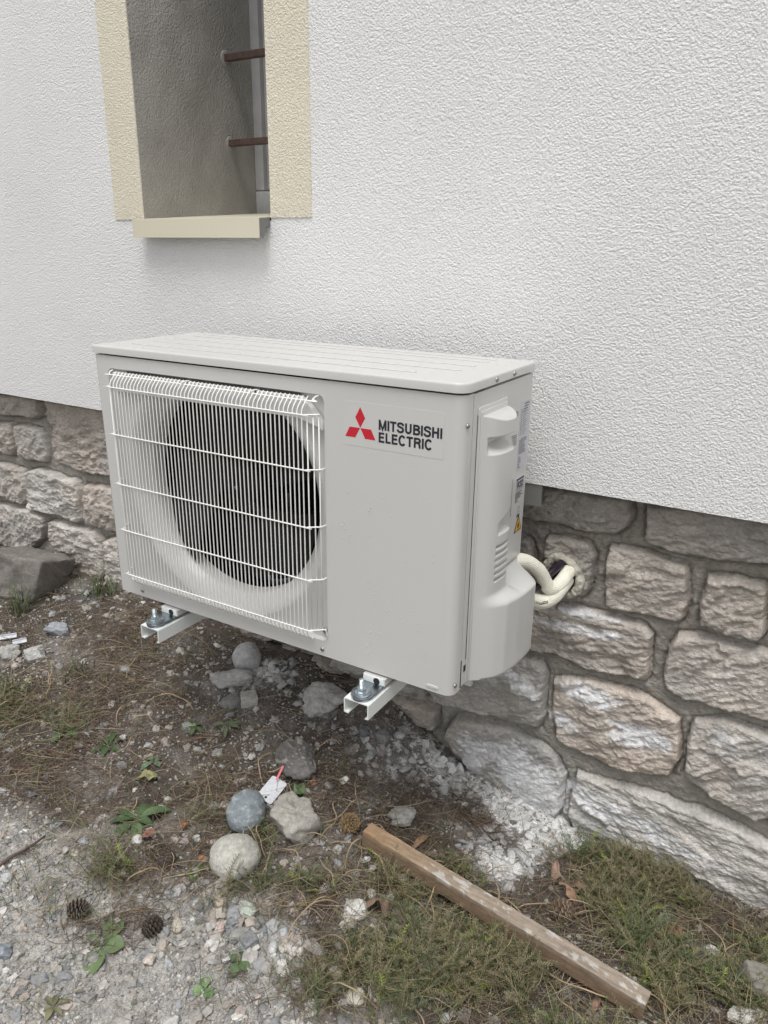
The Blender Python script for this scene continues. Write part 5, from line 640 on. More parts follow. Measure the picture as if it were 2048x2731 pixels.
hh = cl_+(bx_-cl_)*(1-sstep(.140, .163, CZ-.10*(CY-.15)*0))
hh = np.minimum(hh, np.maximum(bx_, cl_)*1.0)
tp = np.clip((.4675-CZ)/.0125, 0, 1); hood_lim = .0285*np.sqrt(np.clip(tp, 0, 1)); hh = np.where(CZ > .44, np.minimum(hh, hood_lim), hh)
# scoop under the hood
yin = sstep(.0655, .0675, CY)*(1-sstep(.156, .1575, CY)); sc_ = np.clip((.4325-CZ)/.0005, 0, 1)*np.clip((CZ-.4045)/.0005, 0, 1)*yin
bowl = cl_*np.clip(1-((CZ-.4045)/.019), 0, 1)**1.2*.96; hh = hh*(1-sc_)+np.minimum(hh, bowl)*sc_
# pocket and louvres
def rect(y0, y1, z0, z1, e=.0012): return np.clip((CY-y0)/e, 0, 1)*np.clip((y1-CY)/e, 0, 1)*np.clip((CZ-z0)/e, 0, 1)*np.clip((z1-CZ)/e, 0, 1)
hh = hh-np.minimum(rect(.092, .170, .2655, .2875+.35*(np.clip(CY, .092, .14)-.092), .0016)*.0125, hh*.85)
for k in range(6):
    z0 = .1830+k*.0118; hh = hh-np.minimum(rect(.090, .170, z0, z0+.0056, .0009)*.0090, hh*.85)
hh = np.where(CZ < .010, np.minimum(hh, np.maximum(0, .06*np.sqrt(np.clip((CZ-.0035)/.0065, 0, 1)))), hh)
hh = np.maximum(hh, 0)
V = np.stack([W_+.0015+hh, CY, CZ], -1).reshape(-1, 3); keep = grid_faces(*CY.shape); hk = hh.reshape(-1)[keep]; keep = keep[(hk > 1e-5).any(1)]
used = np.unique(keep); rm = np.zeros(len(V), int); rm[used] = np.arange(len(used))
vc = np_mesh('valve_cover', V[used], rm[keep], M_cover, ac); 
bm = bmesh.new(); 
for k in range(6):
    z0 = .1830+k*.0118; box(bm, W_+.0150, W_+.0197, .0935, .112, z0+.0026, z0+.0046)
bm_obj('louvre_slot', bm, M_dark, vc)
bm = bmesh.new(); prism(bm, rrect(.0490, .1600, .003, .4815, .004, 4), 0, W_-.001, W_+.0022, .001); prism(bm, rrect(.0540, .1575, .003, .4755, .004, 4), 0, W_+.002, W_+.0042, .0012)
autosmooth(bm_obj('cover_flange', bm, M_cover, vc), 50)
bm = bmesh.new(); prism(bm, [(y, W_+x) for y, x in zip(plan_box_y, plan_box_x)][1:-1], 0, 0, 0) if False else None; bm.free()
# bottom plate of the valve cover
bm = bmesh.new(); pts = [(W_+.002+max(0, x-.003), y) for y, x in zip(plan_box_y, plan_box_x) if .055 < y < .26]; prism(bm, [(W_-.001, .0575)]+pts+[(W_-.001, .257)], 2, .0045, .0065); bm_obj('cover_base', bm, M_cover, vc)
# printed labels on the side panel
rating = boxo('rating_label', W_, W_+.0005, .226, .270, .338, .462, M_label, side)
bm = bmesh.new(); r2 = random.Random(4)
def dash(bm, y0, y1, z, th=.0009, gap=.0011, x=W_+.0008):
    y = y0
    while y < y1-.001:
        l = min(r2.uniform(.0012, .0045), y1-y); bm.faces.new([bm.verts.new((x, a, b)) for a, b in ((y, z), (y+l, z), (y+l, z+th), (y, z+th))]); y += l+gap*r2.uniform(.5, 1.1)
for k in range(3): dash(bm, .243, .2655-k*.003, .4555-k*.0045, .0017, .0008)
for k in range(14): dash(bm, .2285, .2345, .447-k*.0034, .0012); dash(bm, .238, .2385+.022*r2.uniform(.5, 1), .447-k*.0034, .0009, .002)
for z0 in (.4425, .395): bm.faces.new([bm.verts.new((W_+.0008, a, b)) for a, b in ((.237, z0), (.262, z0), (.262, z0+.0005), (.237, z0+.0005))])
for k in range(9): dash(bm, .2285, .2305+.034*r2.uniform(.55, 1), .3925-k*.0030, .0012, .0007)
for k in range(7): dash(bm, .229, .229+.014*r2.uniform(.5, 1), .362-k*.0033, .0013, .0009)
bm_obj('small_print', bm, M_print, rating)
bm = bmesh.new()
for k in range(9): dash(bm, .186+.002*k, .2165, .447-k*.0034-.03*(k > 2)+0, .0012, .0007)
bm_obj('small_print', bm, M_print, side)
r32 = boxo('refrigerant_label', W_, W_+.0004, .2285, .2665, .2995, .3235, M_label, side)
bm = bmesh.new(); X9 = W_+.0008
for a in (((.2300,.3010),(.2650,.3010),(.2650,.3017),(.2300,.3017)), ((.2300,.3190),(.2650,.3190),(.2650,.3222),(.2300,.3222)), ((.2300,.3017),(.2306,.3017),(.2306,.3190),(.2300,.3190)), ((.2644,.3017),(.2650,.3017),(.2650,.3190),(.2644,.3190))):
    bm.faces.new([bm.verts.new((X9, p, q)) for p, q in a])
write(bm, 'R32', .0285, .0125, lambda u, v, o: (X9+.00003+o*.00004, .2335+u, .3040+v), .19)
for k in range(6): dash(bm, .2290, .2290+.035*r2.uniform(.6, 1)*(1 if k < 4 else .5), .2950-k*.0034, .0015, .0006)
for a in (((.244,.2560),(.253,.2560),(.253,.2566),(.244,.2566)), ((.244,.2660),(.253,.2660),(.253,.2666),(.244,.2666)), ((.244,.2566),(.2446,.2566),(.2446,.2660),(.244,.2660)), ((.2524,.2566),(.253,.2566),(.253,.2660),(.2524,.2660)), ((.238,.247),(.256,.249),(.256,.2515),(.246,.252))):
    bm.faces.new([bm.verts.new((X9, p, q)) for p, q in a])
bm_obj('label_print', bm, M_ink, r32)
bm = bmesh.new()
for k in range(24): bm.faces.new([bm.verts.new((W_+.0006, a, b)) for a, b in ((.2095, .327-k*.0029), (.2120, .327-k*.0029), (.2120, .3252-k*.0029), (.2095, .3252-k*.0029))])
bm_obj('small_print', bm, M_print, side)
warn = boxo('warning_label', W_, W_+.0003, .2330, .2720, .2150, .2160, M_label, side)
bm = bmesh.new(); prism(bm, [(.2345,.2180),(.2705,.2180),(.2525,.2495)], 0, W_, W_+.0006); bm_obj('triangle_border', bm, M_ink, warn)
bm = bmesh.new(); prism(bm, [(.2385,.2202),(.2665,.2202),(.2525,.2450)], 0, W_+.0007, W_+.0009); bm_obj('triangle_field', bm, M_yellow, warn)
bm = bmesh.new(); prism(bm, [(.2490,.2250),(.2480,.2285),(.2500,.2320),(.2515,.2375),(.2540,.2335),(.2565,.2300),(.2570,.2265),(.2550,.2245)], 0, W_+.0010, W_+.0011); box(bm, W_+.0010, W_+.0011, .2465, .2585, .2222, .2232); bm_obj('flame_symbol', bm, M_ink, warn)
# rain drops on the paint
def icos(sub=1):
    b = bmesh.new(); bmesh.ops.create_icosphere(b, subdivisions=sub, radius=1); V = np.array([v.co[:] for v in b.verts]); F = np.array([[v.index for v in f.verts] for f in b.faces]); b.free(); return V, F
IV1, IF1 = icos(1); IV2, IF2 = icos(2); IV3, IF3 = icos(3)
def scatter(name, tv, tf, locs, scales, rots, mat_, cols=None, parent=None, smooth=True, jit=0, rs=None):
    n = len(locs); k = len(tv); V = np.repeat(tv[None], n, 0)
    if jit: V = V*(1+jit*(rs.rand(n, k, 1)-.5))
    V = V*np.asarray(scales)[:, None, :]
    if rots is not None: V = np.einsum('nij,nkj->nki', rots, V)
    V = V+np.asarray(locs)[:, None, :]; F = (tf[None]+(np.arange(n)*k)[:, None, None]).reshape(-1, tf.shape[1])
    c = None if cols is None else np.repeat(np.asarray(cols)[:, None, :], k, 1).reshape(-1, 3)
    return np_mesh(name, V.reshape(-1, 3), F, mat_, parent, c, smooth)
rd = np.random.RandomState(12); L = []; S = []
def drop(x, z, r, e=1.0): L.append((x, -.0004, z)); S.append((r, r*.5, r*e))
for c in range(22):
    x = rd.uniform(.585, .775); z = rd.uniform(.02, .41); m = rd.randint(2, 8)
    for j in range(m): drop(x+rd.normal()*.002, z-j*rd.uniform(.003, .006), rd.uniform(.0004, .0011), rd.uniform(1, 1.3))
for c in range(60): drop(rd.uniform(.58, .78), rd.uniform(.02, .5), rd.uniform(.0004, .0010))
for c in range(26): drop(rd.uniform(.01, .54), rd.uniform(.486, .503), rd.uniform(.0004, .0011))
for c in range(30): drop(rd.uniform(.005, .03), rd.uniform(.02, .5), rd.uniform(.0004, .0009))
for c in range(160):
    L.append((rd.uniform(.02, .78), rd.uniform(.0, .27), H_+.0002)); r = rd.uniform(.0006, .0018); S.append((r, r, r*.4))
for c in range(60):
    L.append((W_+.0005, rd.uniform(.0, .045), rd.uniform(.05, .5))); r = rd.uniform(.0004, .0009); S.append((r*.5, r, r))
dr = scatter('water_droplets', IV2, IF2, L, S, None, M_drop, None, ac); dr['kind'] = 'stuff'

# ================================================================== brackets, rail, bolts
def bracket(x0, lab):
    e = empty('wall_bracket', (0,0,0)); e.matrix_world = UM @ Matrix.Translation((x0, -.062, -.024))
    tag(e, lab, 'bracket', 'white wall brackets carrying the air conditioner')
    t = .0022; wd = .050; hgt = .029; LN = .462
    pr = [(0,0),(wd,0),(wd,-hgt),(wd-.007,-hgt-.001),(wd-.007,-hgt+t-.001),(wd-t,-hgt+t),(wd-t,-t),(t,-t),(t,-hgt+t),(.009,-hgt+t-.001),(.009,-hgt-.001),(0,-hgt)]
    bm = bmesh.new(); prism(bm, pr, 1, 0, LN); bmesh.ops.bevel(bm, geom=[ed for ed in bm.edges if abs(ed.verts[0].co.y-ed.verts[1].co.y) > .1 and ed.verts[0].co.z > -.001], offset=.0016, segments=2, affect='EDGES')
    o = autosmooth(bm_obj('channel_arm', bm, M_brkt, e), 50)
    bm = bmesh.new(); prism(bm, rrect(.010, .026, .012, .0185, .0032, 5), 2, .0002, .0006); bm_obj('slot_hole', bm, M_dark, o)
    boxo('wall_upright', .004, wd-.004, LN-.022, LN-.001, -.20, .285, M_brkt, e, .0015)
    return e
def fixings(x0, lab):
    e = empty('anchor_bolt', (0,0,0)); e.matrix_world = UM @ Matrix.Translation((x0+.026, .020-.0, -.0235)); tag(e, lab, 'bolt', 'bolts clamping the unit to its brackets')
    cx, cy = 0, 0
    bm = bmesh.new(); lathe(bm, [(.0165, .0065), (.0170, .0068), (.0170, .0088), (.0163, .0092)], (0,0,0), 'z', 32); autosmooth(bm_obj('washer', bm, M_washer, e))
    bm = bmesh.new()
    hexp = [(.0082*math.cos(math.radians(a)), .0082*math.sin(math.radians(a))) for a in range(15, 375, 60)]
    prism(bm, hexp, 2, .0100, .0175, .0007); lathe(bm, [(.0115, .0092), (.0115, .0101)], (0,0,0), 'z', 24); autosmooth(bm_obj('nut', bm, M_zinc, e), 30)
    bm = bmesh.new(); prof = []
    z = .004
    while z < .034: prof += [(.0046, z), (.0038, z+.0006)]; z += .0013
    prof += [(.0040, .0345), (.0020, .0352)]; lathe(bm, prof, (0,0,0), 'z', 14); bm_obj('threaded_rod', bm, M_zinc, e)
    return e
def foot(x0):
    # steel foot of the unit: rounded tongue on the bracket with an upright slotted flange
    e = empty('mounting_foot', (x0, 0, 0), ac)
    pts = [(.047, .030), (.047, -.030)]+[(.026+.0205*math.cos(math.radians(a)), -.0425+.0205*math.sin(math.radians(a))) for a in range(10, -191, -15)]+[(.0055, .030)]
    bm = bmesh.new(); prism(bm, pts, 2, -.0232, -.0168, .001); autosmooth(bm_obj('foot_plate', bm, M_washer, e), 40)
    bm = bmesh.new(); prism(bm, [(.004, -.0166), (.049, -.0166), (.046, -.003), (.006, -.003)], 1, -.008, -.0055, .001); autosmooth(bm_obj('foot_flange', bm, M_brkt, e), 40)
    bm = bmesh.new(); lathe(bm, [(.0065, 0), (.0065, -.0004)], (.033, -.0082, -.0105), 'y', 16); bm_obj('foot_slot', bm, M_dark, e)
    bm = bmesh.new(); prism(bm, [(.004,-.006),(.049,-.006),(.049,.05),(.004,.05)], 2, -.0166, -.0042); bm_obj('foot_rail', bm, M_case, e)
XL, XR = .1235, .6245
bracket(XL, 'white steel channel bracket under the fan end of the unit'); bracket(XR, 'white steel channel bracket under the logo end of the unit')
fe = fixings(XL, 'zinc bolt with nut and washer on the bracket under the fan end'); fe.matrix_world = UM @ Matrix.Translation((XL+.026, -.0455, -.0235))
fe = fixings(XR, 'zinc bolt with nut and washer on the bracket under the logo end'); fe.matrix_world = UM @ Matrix.Translation((XR+.026, -.0455, -.0235))
foot(XL); foot(XR)
bm = bmesh.new(); prof = [(.362, .236), (.362, .2805), (.392, .2805), (.392, .2785), (.364, .2785), (.364, .238), (.372, .238), (.372, .236)]; prism(bm, prof, 0, .02, .803)
rail = bm_obj('mounting_rail', bm, M_railgrey); tag(rail, 'dark grey metal rail under the edge of the render, its end beside the unit', 'rail')

# ================================================================== pipes and foam
def ribs(amp, per):
    return lambda i, a: 1+amp*np.sin(a*0+i*per)
def tube_obj(name, pts, r, mt, parent=None, rib=0, sides=18, n=14, nz=0, groove=0):
    P = smooth_path(pts, n); rr_ = np.full(len(P), r)
    if nz: rr_ = rr_*(1+nz*(fbm(np.arange(len(P))*.35, np.zeros(len(P)), 3, 5)-.5))
    rf = (lambda i, a: 1+groove*np.cos(a*24)+nz*(vnoise(a*2.2, np.full(len(a), i*.35), 9)-.5)) if (groove or nz) else None
    V, F = tube_arrays(P, rr_, sides, True, rf); me = bpy.data.meshes.new(name)
    me.from_pydata(V.tolist(), [], [tuple(dict.fromkeys(f)) for f in F.tolist()]); me.update()
    return link_mesh(name, me, mt, parent, True)
pipe_a = tube_obj('insulated_pipe', [(.760,.235,.150),(.790,.268,.1530),(.808,.290,.1480),(.8255,.312,.1270),(.835,.326,.1020),(.842,.332,.0870),(.851,.342,.0830),(.858,.362,.0910),(.861,.395,.1040),(.861,.45,.118)], .0135, M_foamtube, None, sides=96, groove=.035, nz=.05)
tag(pipe_a, 'cream ribbed insulated pipe arching out behind the valve cover, upper of the pair', 'pipe', 'insulated pipes of the unit')
pipe_b = tube_obj('insulated_pipe', [(.775,.250,.105),(.800,.280,.0900),(.815,.300,.0720),(.829,.315,.0600),(.842,.328,.0590),(.853,.340,.0680),(.858,.355,.0780),(.859,.385,.0830),(.857,.45,.090)], .0140, M_foamtube, None, sides=96, groove=.035, nz=.05)
tag(pipe_b, 'cream ribbed insulated pipe with dark print, lower of the pair', 'pipe', 'insulated pipes of the unit')
# print along the lower pipe (illegible at this size: short dark strokes)
P = smooth_path([(.800,.280,.0900),(.815,.300,.0720),(.829,.315,.0600),(.842,.328,.0590)], 14); bm = bmesh.new(); r2 = random.Random(9)
for i in range(3, len(P)-3):
    T = Vector(P[i+1]-P[i-1]).normalized(); view = (Vector((1.269,-.994,.704))-Vector(P[i])).normalized(); v = (view-T*view.dot(T)).normalized(); w2 = T.cross(v)
    for s_ in (-1, 0, 1):
        if r2.random() < .7:
            nn = (v+w2*(.18+s_*.14)).normalized(); c = Vector(P[i])+nn*.01465; a = T*r2.uniform(.0003, .0009); b = nn.cross(T)*.0007
            bm.faces.new([bm.verts.new(c+q) for q in (a+b, a-b, -a-b, -a+b)])
bm_obj('pipe_print', bm, M_print, pipe_b)
cb = tube_obj('cable', [(.80,.27,.125),(.822,.305,.088),(.8300,.335,.1000),(.842,.368,.1130),(.850,.41,.1180),(.853,.45,.121)], .0075, M_cable); tag(cb, 'black cable entering the wall hole beside the insulated pipes', 'cable')
bm = bmesh.new(); lathe(bm, [(.027, 0), (.027, -.030), (.026, -.0305)], (.850, .4230, .088), 'y', 28); H(bm_obj('pipe_hole', bm, M_dark))
fo = tube_obj('foam_seal', [(.8130,.404,.0850),(.8130,.401,.1020),(.8230,.399,.1190),(.8390,.398,.1270),(.8560,.398,.1230),(.8720,.399,.1090),(.8810,.400,.0920),(.8830,.399,.0740),(.8760,.398,.0600),(.8640,.399,.0510),(.850,.403,.047)], .0088, M_foam, None, sides=24, n=8, nz=.5)
tag(fo, 'crumbly yellowish foam packed round the pipe hole in a stone', 'foam')

# ================================================================== loose things on the ground
def G(x, y): return float(gh(x, y))
CR = np.array([.853,.522]); CR /= np.linalg.norm(CR)
def rock(key, label, col, style='cobble', hr=.6, dr_=1.0, seed=1, sink=.35, rot=0, spots=None, name='stone', cat='stone', group=None):
    x, y, z, w_, h_ = ROCKS[key]; rs = np.random.RandomState(seed*13+5)
    b = bmesh.new(); bmesh.ops.create_icosphere(b, subdivisions=5 if w_ > .04 else 4, radius=1); V = np.array([v.co[:] for v in b.verts]); F = np.array([[v.index for v in f.verts] for f in b.faces]); b.free()
    D0 = V.copy()
    if style == 'angular' or style == 'slab' or style == 'block':
        if style == 'block': N = np.array([(1,.05,0),(-1,.02,.05),(0,1,.04),(0,-1,0),(.03,0,1),(0,0,-1)], float); lim = [.62,.62,.62,.62,.6,.6]
        else:
            N = rs.normal(size=(11, 3)); lim = rs.uniform(.55, .85, 11)
            if style == 'slab': N[:2] = [(.05,.05,1),(0,0,-1)]; lim[:2] = .5
        N = N/np.linalg.norm(N, axis=1)[:, None]; f = np.ones(len(V))
        for nn, l in zip(N, lim): d = V @ nn; f = np.minimum(f, np.where(d > l, l/np.maximum(d, 1e-6), 1))
        V = V*f[:, None]; V = V/np.abs(V).max(0)
    n1 = fbm(D0[:,0]*1.6+seed, D0[:,1]*1.6+D0[:,2]*2.1, 4, seed); n2 = fbm(D0[:,0]*6+seed, D0[:,1]*6+D0[:,2]*7, 3, seed+4)
    amp = {'cobble': (.09, .012), 'angular': (.22, .07), 'slab': (.18, .08), 'block': (.10, .04)}[style]
    V = V*(1+(n1-.5)*amp[0]*2+(n2-.5)*amp[1]*2)[:, None]
    sx, sy, sz = w_/2, h_/2*dr_*1.05, min(w_, h_)/2*hr*1.1
    V = V*np.array([sx, sy, sz]); a = math.atan2(CR[1], CR[0])+math.radians(rot); c, s_ = math.cos(a), math.sin(a)
    V = np.stack([V[:,0]*c-V[:,1]*s_, V[:,0]*s_+V[:,1]*c, V[:,2]], -1)
    n3 = fbm(D0[:,0]*3+seed, D0[:,1]*3+D0[:,2]*2, 4, seed+9); vc_ = np.array(col)[None]*(.82+.36*n3)[:, None]
    if spots is not None: vc_ = np.where((n2 > spots[0])[:, None], np.array(spots[1])[None], vc_)
    o = np_mesh(name, V, F, M_rock, None, vc_); o.location = (x, y, G(x, y)+sz*(1-2*sink)); tag(o, label, cat, group); return o
GRY = (.30,.30,.29); BLU = (.22,.25,.27); LGT = (.40,.395,.36); WHT = (.58,.58,.56); TAN = (.40,.34,.27); PNK = (.42,.34,.31); CON = (.34,.33,.31)
rock('cobble_white', 'smooth egg-shaped cobble dusted white, behind the first bracket at the wall foot', (.50,.50,.50), 'cobble', 1.0, .9, 2, .3, 55)
rock('flat_grey', 'broad grey broken stone in front of the dusted egg-shaped cobble', (.42,.41,.40), 'angular', .9, 1.1, 3, .35)
rock('low_grey', 'dull grey-green half-buried stone beside the small light block', (.22,.225,.21), 'angular', .7, 1., 4, .45)
rock('cube_light', 'small light angular block-shaped stone near the wall foot', (.48,.46,.43), 'block', .9, 1., 5, .25, 15)
rock('mortar_lump', 'large lump of pale grey mortar beside the second bracket', (.47,.465,.45), 'angular', .8, 1., 6, .4)
rock('cobble_blue', 'smooth blue-grey oval cobble with pale veins beside the white tag', BLU, 'cobble', .75, 1.15, 7, .3, 0, (.66, (.34,.36,.36)))
rock('cobble_light', 'large rounded light grey cobble with a dark speck, nearest of the two big cobbles', (.43,.42,.38), 'cobble', .75, 1.1, 8, .28, 12)
rock('slab_dark', 'dark grey angular slab leaning above the white tag', (.17,.162,.155), 'slab', .6, 1.15, 9, .3, 30, (.70, (.38,.36,.33)))
rock('slab_concrete', 'broken grey concrete piece below the dark slab', (.36,.345,.31), 'slab', .6, 1.1, 10, .35, -15)
rock('rock_timber', 'grey stone at the far end of the timber batten', (.33,.325,.31), 'angular', .8, 1., 11, .3)
rock('white_green', 'pale greenish white stone at the edge of the gravel', (.50,.53,.47), 'angular', .8, 1., 12, .2)
rock('tan_up', 'upright tan stone just left of the pale greenish one', TAN, 'angular', .9, 1., 13, .25)
rock('bluish_weeds', 'speckled bluish grey stone half hidden in the weeds', (.33,.36,.40), 'angular', .8, 1.1, 14, .3)
rock('oval_bottom', 'cream oval stone at the bottom edge of the picture', (.52,.50,.43), 'cobble', .7, 1.1, 15, .2, -35)
rock('grey_long', 'long grey-green stone left of the cream oval one', (.30,.30,.265), 'angular', .8, 1., 16, .25, 15)
rock('tan_bottom', 'dull tan stone by the weeds near the bottom edge', (.33,.29,.24), 'angular', .8, 1., 17, .3)
rock('white_crumb', 'white chalky lump beside the crumpled brown leaf', (.60,.59,.56), 'angular', .8, 1., 18, .35)
rock('white_mid', 'whitish stone just below the middle of the timber, half under grass', (.50,.50,.47), 'angular', .7, 1., 19, .4)
rock('bluish_left', 'flat bluish grey stone lying alone on the left earth bank', (.34,.36,.39), 'slab', .8, 1., 20, .25)
rock('edge_left', 'large pale grey stone cut by the left edge of the picture', (.42,.41,.39), 'angular', .8, 1., 21, .3)
rock('pale_left', 'pale veined stone, right of the large one at the left edge', (.46,.455,.44), 'angular', .8, 1., 22, .25, 25)
rock('tan_small_left', 'small cream pebble under the two pale stones on the left', (.50,.45,.38), 'cobble', .8, 1., 23, .2)
rock('sunk_centre', 'flat greenish grey stone sunk in bare earth with a weed against it', (.34,.35,.32), 'slab', .6, 1., 24, .4)
rock('oblong_small', 'small oblong grey stone on bare earth below the first bracket', (.30,.31,.32), 'cobble', .8, 1., 25, .25, 60)
rock('white_corner', 'white stone cut by the bottom right corner of the picture', (.60,.58,.54), 'angular', .8, 1.2, 26, .3)
rock('edge_bl', 'dark slate-blue stone at the lower left edge of the gravel', (.26,.29,.32), 'angular', .8, 1., 27, .3)
rock('pebble_oval', 'pale bluish oval pebble by the left edge above the plantain', (.44,.46,.48), 'cobble', .8, 1., 28, .2)
rock('angular_pink', 'small pinkish angular stone in the gravel', (.52,.42,.38), 'angular', 1., 1., 29, .2)
rock('grey_a', 'mid grey chipped stone between the pink one and the pale greenish one', (.25,.26,.26), 'angular', .9, 1., 30, .25)
rock('grey_b', 'darker grey blocky stone lowest of the gravel heap', (.23,.24,.25), 'block', .9, 1., 31, .25, 40)
rock('quartz', 'white quartz pebble above the brown needles left of the big cobbles', (.58,.58,.55), 'cobble', .9, 1., 32, .2)
rock('white_s1', 'small upright white stone above the crumpled brown leaf', (.62,.62,.60), 'angular', 1., 1., 33, .3)
rock('pair_a', 'small pinkish white stone in fine gravel right of the plantain', (.52,.46,.41), 'angular', .8, 1., 34, .2)
rock('tan_slope', 'cream triangular stone left of the gravel heap', (.50,.46,.39), 'angular', .9, 1., 35, .25)
rock('grey_c', 'round bluish white stone right of the gravel heap', (.42,.44,.46), 'cobble', .9, 1., 36, .2)
rock('white_d', 'white rough pebble, rightmost of the loose group below the weeds', (.56,.56,.54), 'angular', .9, 1., 37, .2)
rock('white_e', 'upright white pebble, leftmost of the loose group below the weeds', (.56,.57,.57), 'cobble', .9, 1., 38, .2)
rock('pale_f', 'cream pebble in the middle of the loose group below the weeds', (.50,.46,.41), 'angular', .8, 1., 39, .2)
rock('slate_wall', 'dark slate chip on grey dust at the wall foot', (.16,.165,.17), 'angular', 1., 1., 40, .2, 30)
rock('brick_wall', 'small grey rectangular chip right of the dark slate chip', (.27,.27,.26), 'block', .9, 1., 41, .2, -30)
rock('pale_wall', 'small pale oval pebble on grey dust right under the second stone course', (.44,.44,.43), 'cobble', .8, 1., 42, .25)
rock('white_chip', 'flat white chip under the grey concrete piece', (.62,.63,.64), 'slab', .6, 1., 43, .2)
rock('stone_g', 'small white knobbly pebble right of the cream oval stone', (.60,.59,.56), 'angular', .9, 1., 44, .2)
rock('white_h', 'little white pebble between the weeds near the bottom edge', (.55,.56,.53), 'cobble', .9, 1., 45, .2)
rock('shard_white', 'flat upright white plaster shard against the lime rubble', (.60,.60,.57), 'slab', .6, 1., 46, .2, 60)
# squared block of stone by the wall, on the left
bm = bmesh.new(); box(bm, -.105, .105, -.085, .085, -.04, .098, .007, 2); bmesh.ops.subdivide_edges(bm, edges=bm.edges[:], cuts=16, use_grid_fill=True)
for v in bm.verts:
    v.co.x += .25*v.co.z; v.co.z -= .22*v.co.y*(v.co.z > .03)
    c = v.co; k = float(fbm(c.x*14+3, c.y*14+c.z*17, 4, 401)-.5)*.052+float(fbm(c.x*45, c.y*45+c.z*40, 3, 405)-.5)*.016; v.co = c+c.normalized()*k
me = bpy.data.meshes.new('stone_block'); bm.to_mesh(me); bm.free(); ca = me.color_attributes.new('Col', 'FLOAT_COLOR', 'POINT')
for i, v in enumerate(me.vertices): k = .8+.4*float(fbm(v.co.x*12, v.co.y*12+v.co.z*9, 3, 5)); ca.data[i].color = (.215*k, .20*k, .182*k, 1)
blk = link_mesh('stone_block', me, M_rock); blk.scale = (.9, .9, .9); blk.location = (-.785, .27, -.272); blk.rotation_euler = (math.radians(-6), math.radians(4), math.radians(14)); tag(blk, 'squared grey-brown stone block lying against the wall foot on the left', 'stone')

# timber batten
A = Vector((.603, .055, 0)); B = Vector((1.1725, .0165, 0)); za = G(.603, .055)+.046; zb_ = G(1.17, .016)+.043
A = Vector((.6079, .0474, -.3875)); B = Vector((1.1732, .0095, -.4350))
dirv = (B-A).normalized(); side_v = Vector((-dirv.y, dirv.x, 0)).normalized(); upv = dirv.cross(side_v)*1
if upv.z < 0: upv = -upv
nl = 150; secs = [(u, 0) for u in np.linspace(.0142, -.0142, 11)]+[(-.0150, -.0008)]+[(-.0150, -.012), (-.0150, -.024), (-.0150, -.036), (.0150, -.036), (.0150, -.024), (.0150, -.012), (.0150, -.0008)]; V = []; Cc = []
for i in range(nl+1):
    t = i/nl; p = A.lerp(B, t)
    for (u, v) in secs:
        j = (float(vnoise(t*34, u*90+v*60, 3))-.5)*.0009
        q = p+side_v*(u+j)+upv*(v+j); V.append(q[:])
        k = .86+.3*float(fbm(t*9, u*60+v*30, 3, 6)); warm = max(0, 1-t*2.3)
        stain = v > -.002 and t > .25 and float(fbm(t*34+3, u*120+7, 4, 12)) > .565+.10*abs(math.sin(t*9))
        cc0 = np.array([.33,.275,.22])*k*(1-warm)+np.array([.36,.24,.14])*k*warm if v > -.0035 else np.array([.235,.165,.11])*k  # weathered top greyer; sides browner, with some shade put into their colour
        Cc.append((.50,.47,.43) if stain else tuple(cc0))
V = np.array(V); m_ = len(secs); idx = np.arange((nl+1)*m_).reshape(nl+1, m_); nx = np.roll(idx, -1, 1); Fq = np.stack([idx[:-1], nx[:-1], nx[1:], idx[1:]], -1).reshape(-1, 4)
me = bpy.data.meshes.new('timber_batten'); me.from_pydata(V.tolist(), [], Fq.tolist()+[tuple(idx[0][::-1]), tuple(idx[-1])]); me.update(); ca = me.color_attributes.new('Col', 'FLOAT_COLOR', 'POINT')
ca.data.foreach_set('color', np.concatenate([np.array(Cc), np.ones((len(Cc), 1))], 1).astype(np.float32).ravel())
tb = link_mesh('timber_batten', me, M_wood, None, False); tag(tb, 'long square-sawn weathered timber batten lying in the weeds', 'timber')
def rot_uv(o, loc, rot): o.location = loc; o.rotation_euler = rot
oc = OFFCUT[0]; bm = bmesh.new(); box(bm, -.03, .03, -.028, .028, -.02, .03, .004, 2); bmesh.ops.subdivide_edges(bm, edges=bm.edges[:], cuts=4, use_grid_fill=True)
me = bpy.data.meshes.new('wood_offcut'); bm.to_mesh(me); bm.free(); ca = me.color_attributes.new('Col', 'FLOAT_COLOR', 'POINT')
for i, v in enumerate(me.vertices): ca.data[i].color = (.25, .235, .205, 1)
o = link_mesh('wood_offcut', me, M_wood); rot_uv(o, (oc[0]+.01, oc[1], G(oc[0], oc[1])+.012), (.1, .25, .5)); tag(o, 'short grey weathered wood offcut at the right edge of the picture', 'wood offcut')

# white tag with a red strap
def on(p, h): return (p[0], p[1], G(p[0], p[1])+h)
TC, tA, tB, tD, tE, s0, s1 = TAG
e = empty('plastic_tag', on(TC, .012)); tag(e, 'white plastic tag with a small hole on a red strap, beside the blue-grey cobble', 'tag')
c0 = Vector(on(TC, .014)); axu = (Vector((*tD[:2], 0))-Vector((*tA[:2], 0))); axv = (Vector((*tB[:2], 0))-Vector((*tA[:2], 0)))
axu.z = 0; u = axu.normalized(); v = Vector((-u.y, u.x, 0)); 
n_ = Vector((0,0,1)); bm = bmesh.new(); prism(bm, rrect(-.030, .030, -.0195, .0195, .005, 4), 2, -.0005, .0007)
o = bm_obj('tag_card', bm, M_tag, e); o.rotation_euler = (math.radians(14), math.radians(-12), math.atan2(u.y, u.x))
bm = bmesh.new(); lathe(bm, [(.0028, 0), (.0028, .0003)], (-.022, 0, .0008), 'z', 14); q = bm_obj('tag_hole', bm, M_dark, o)
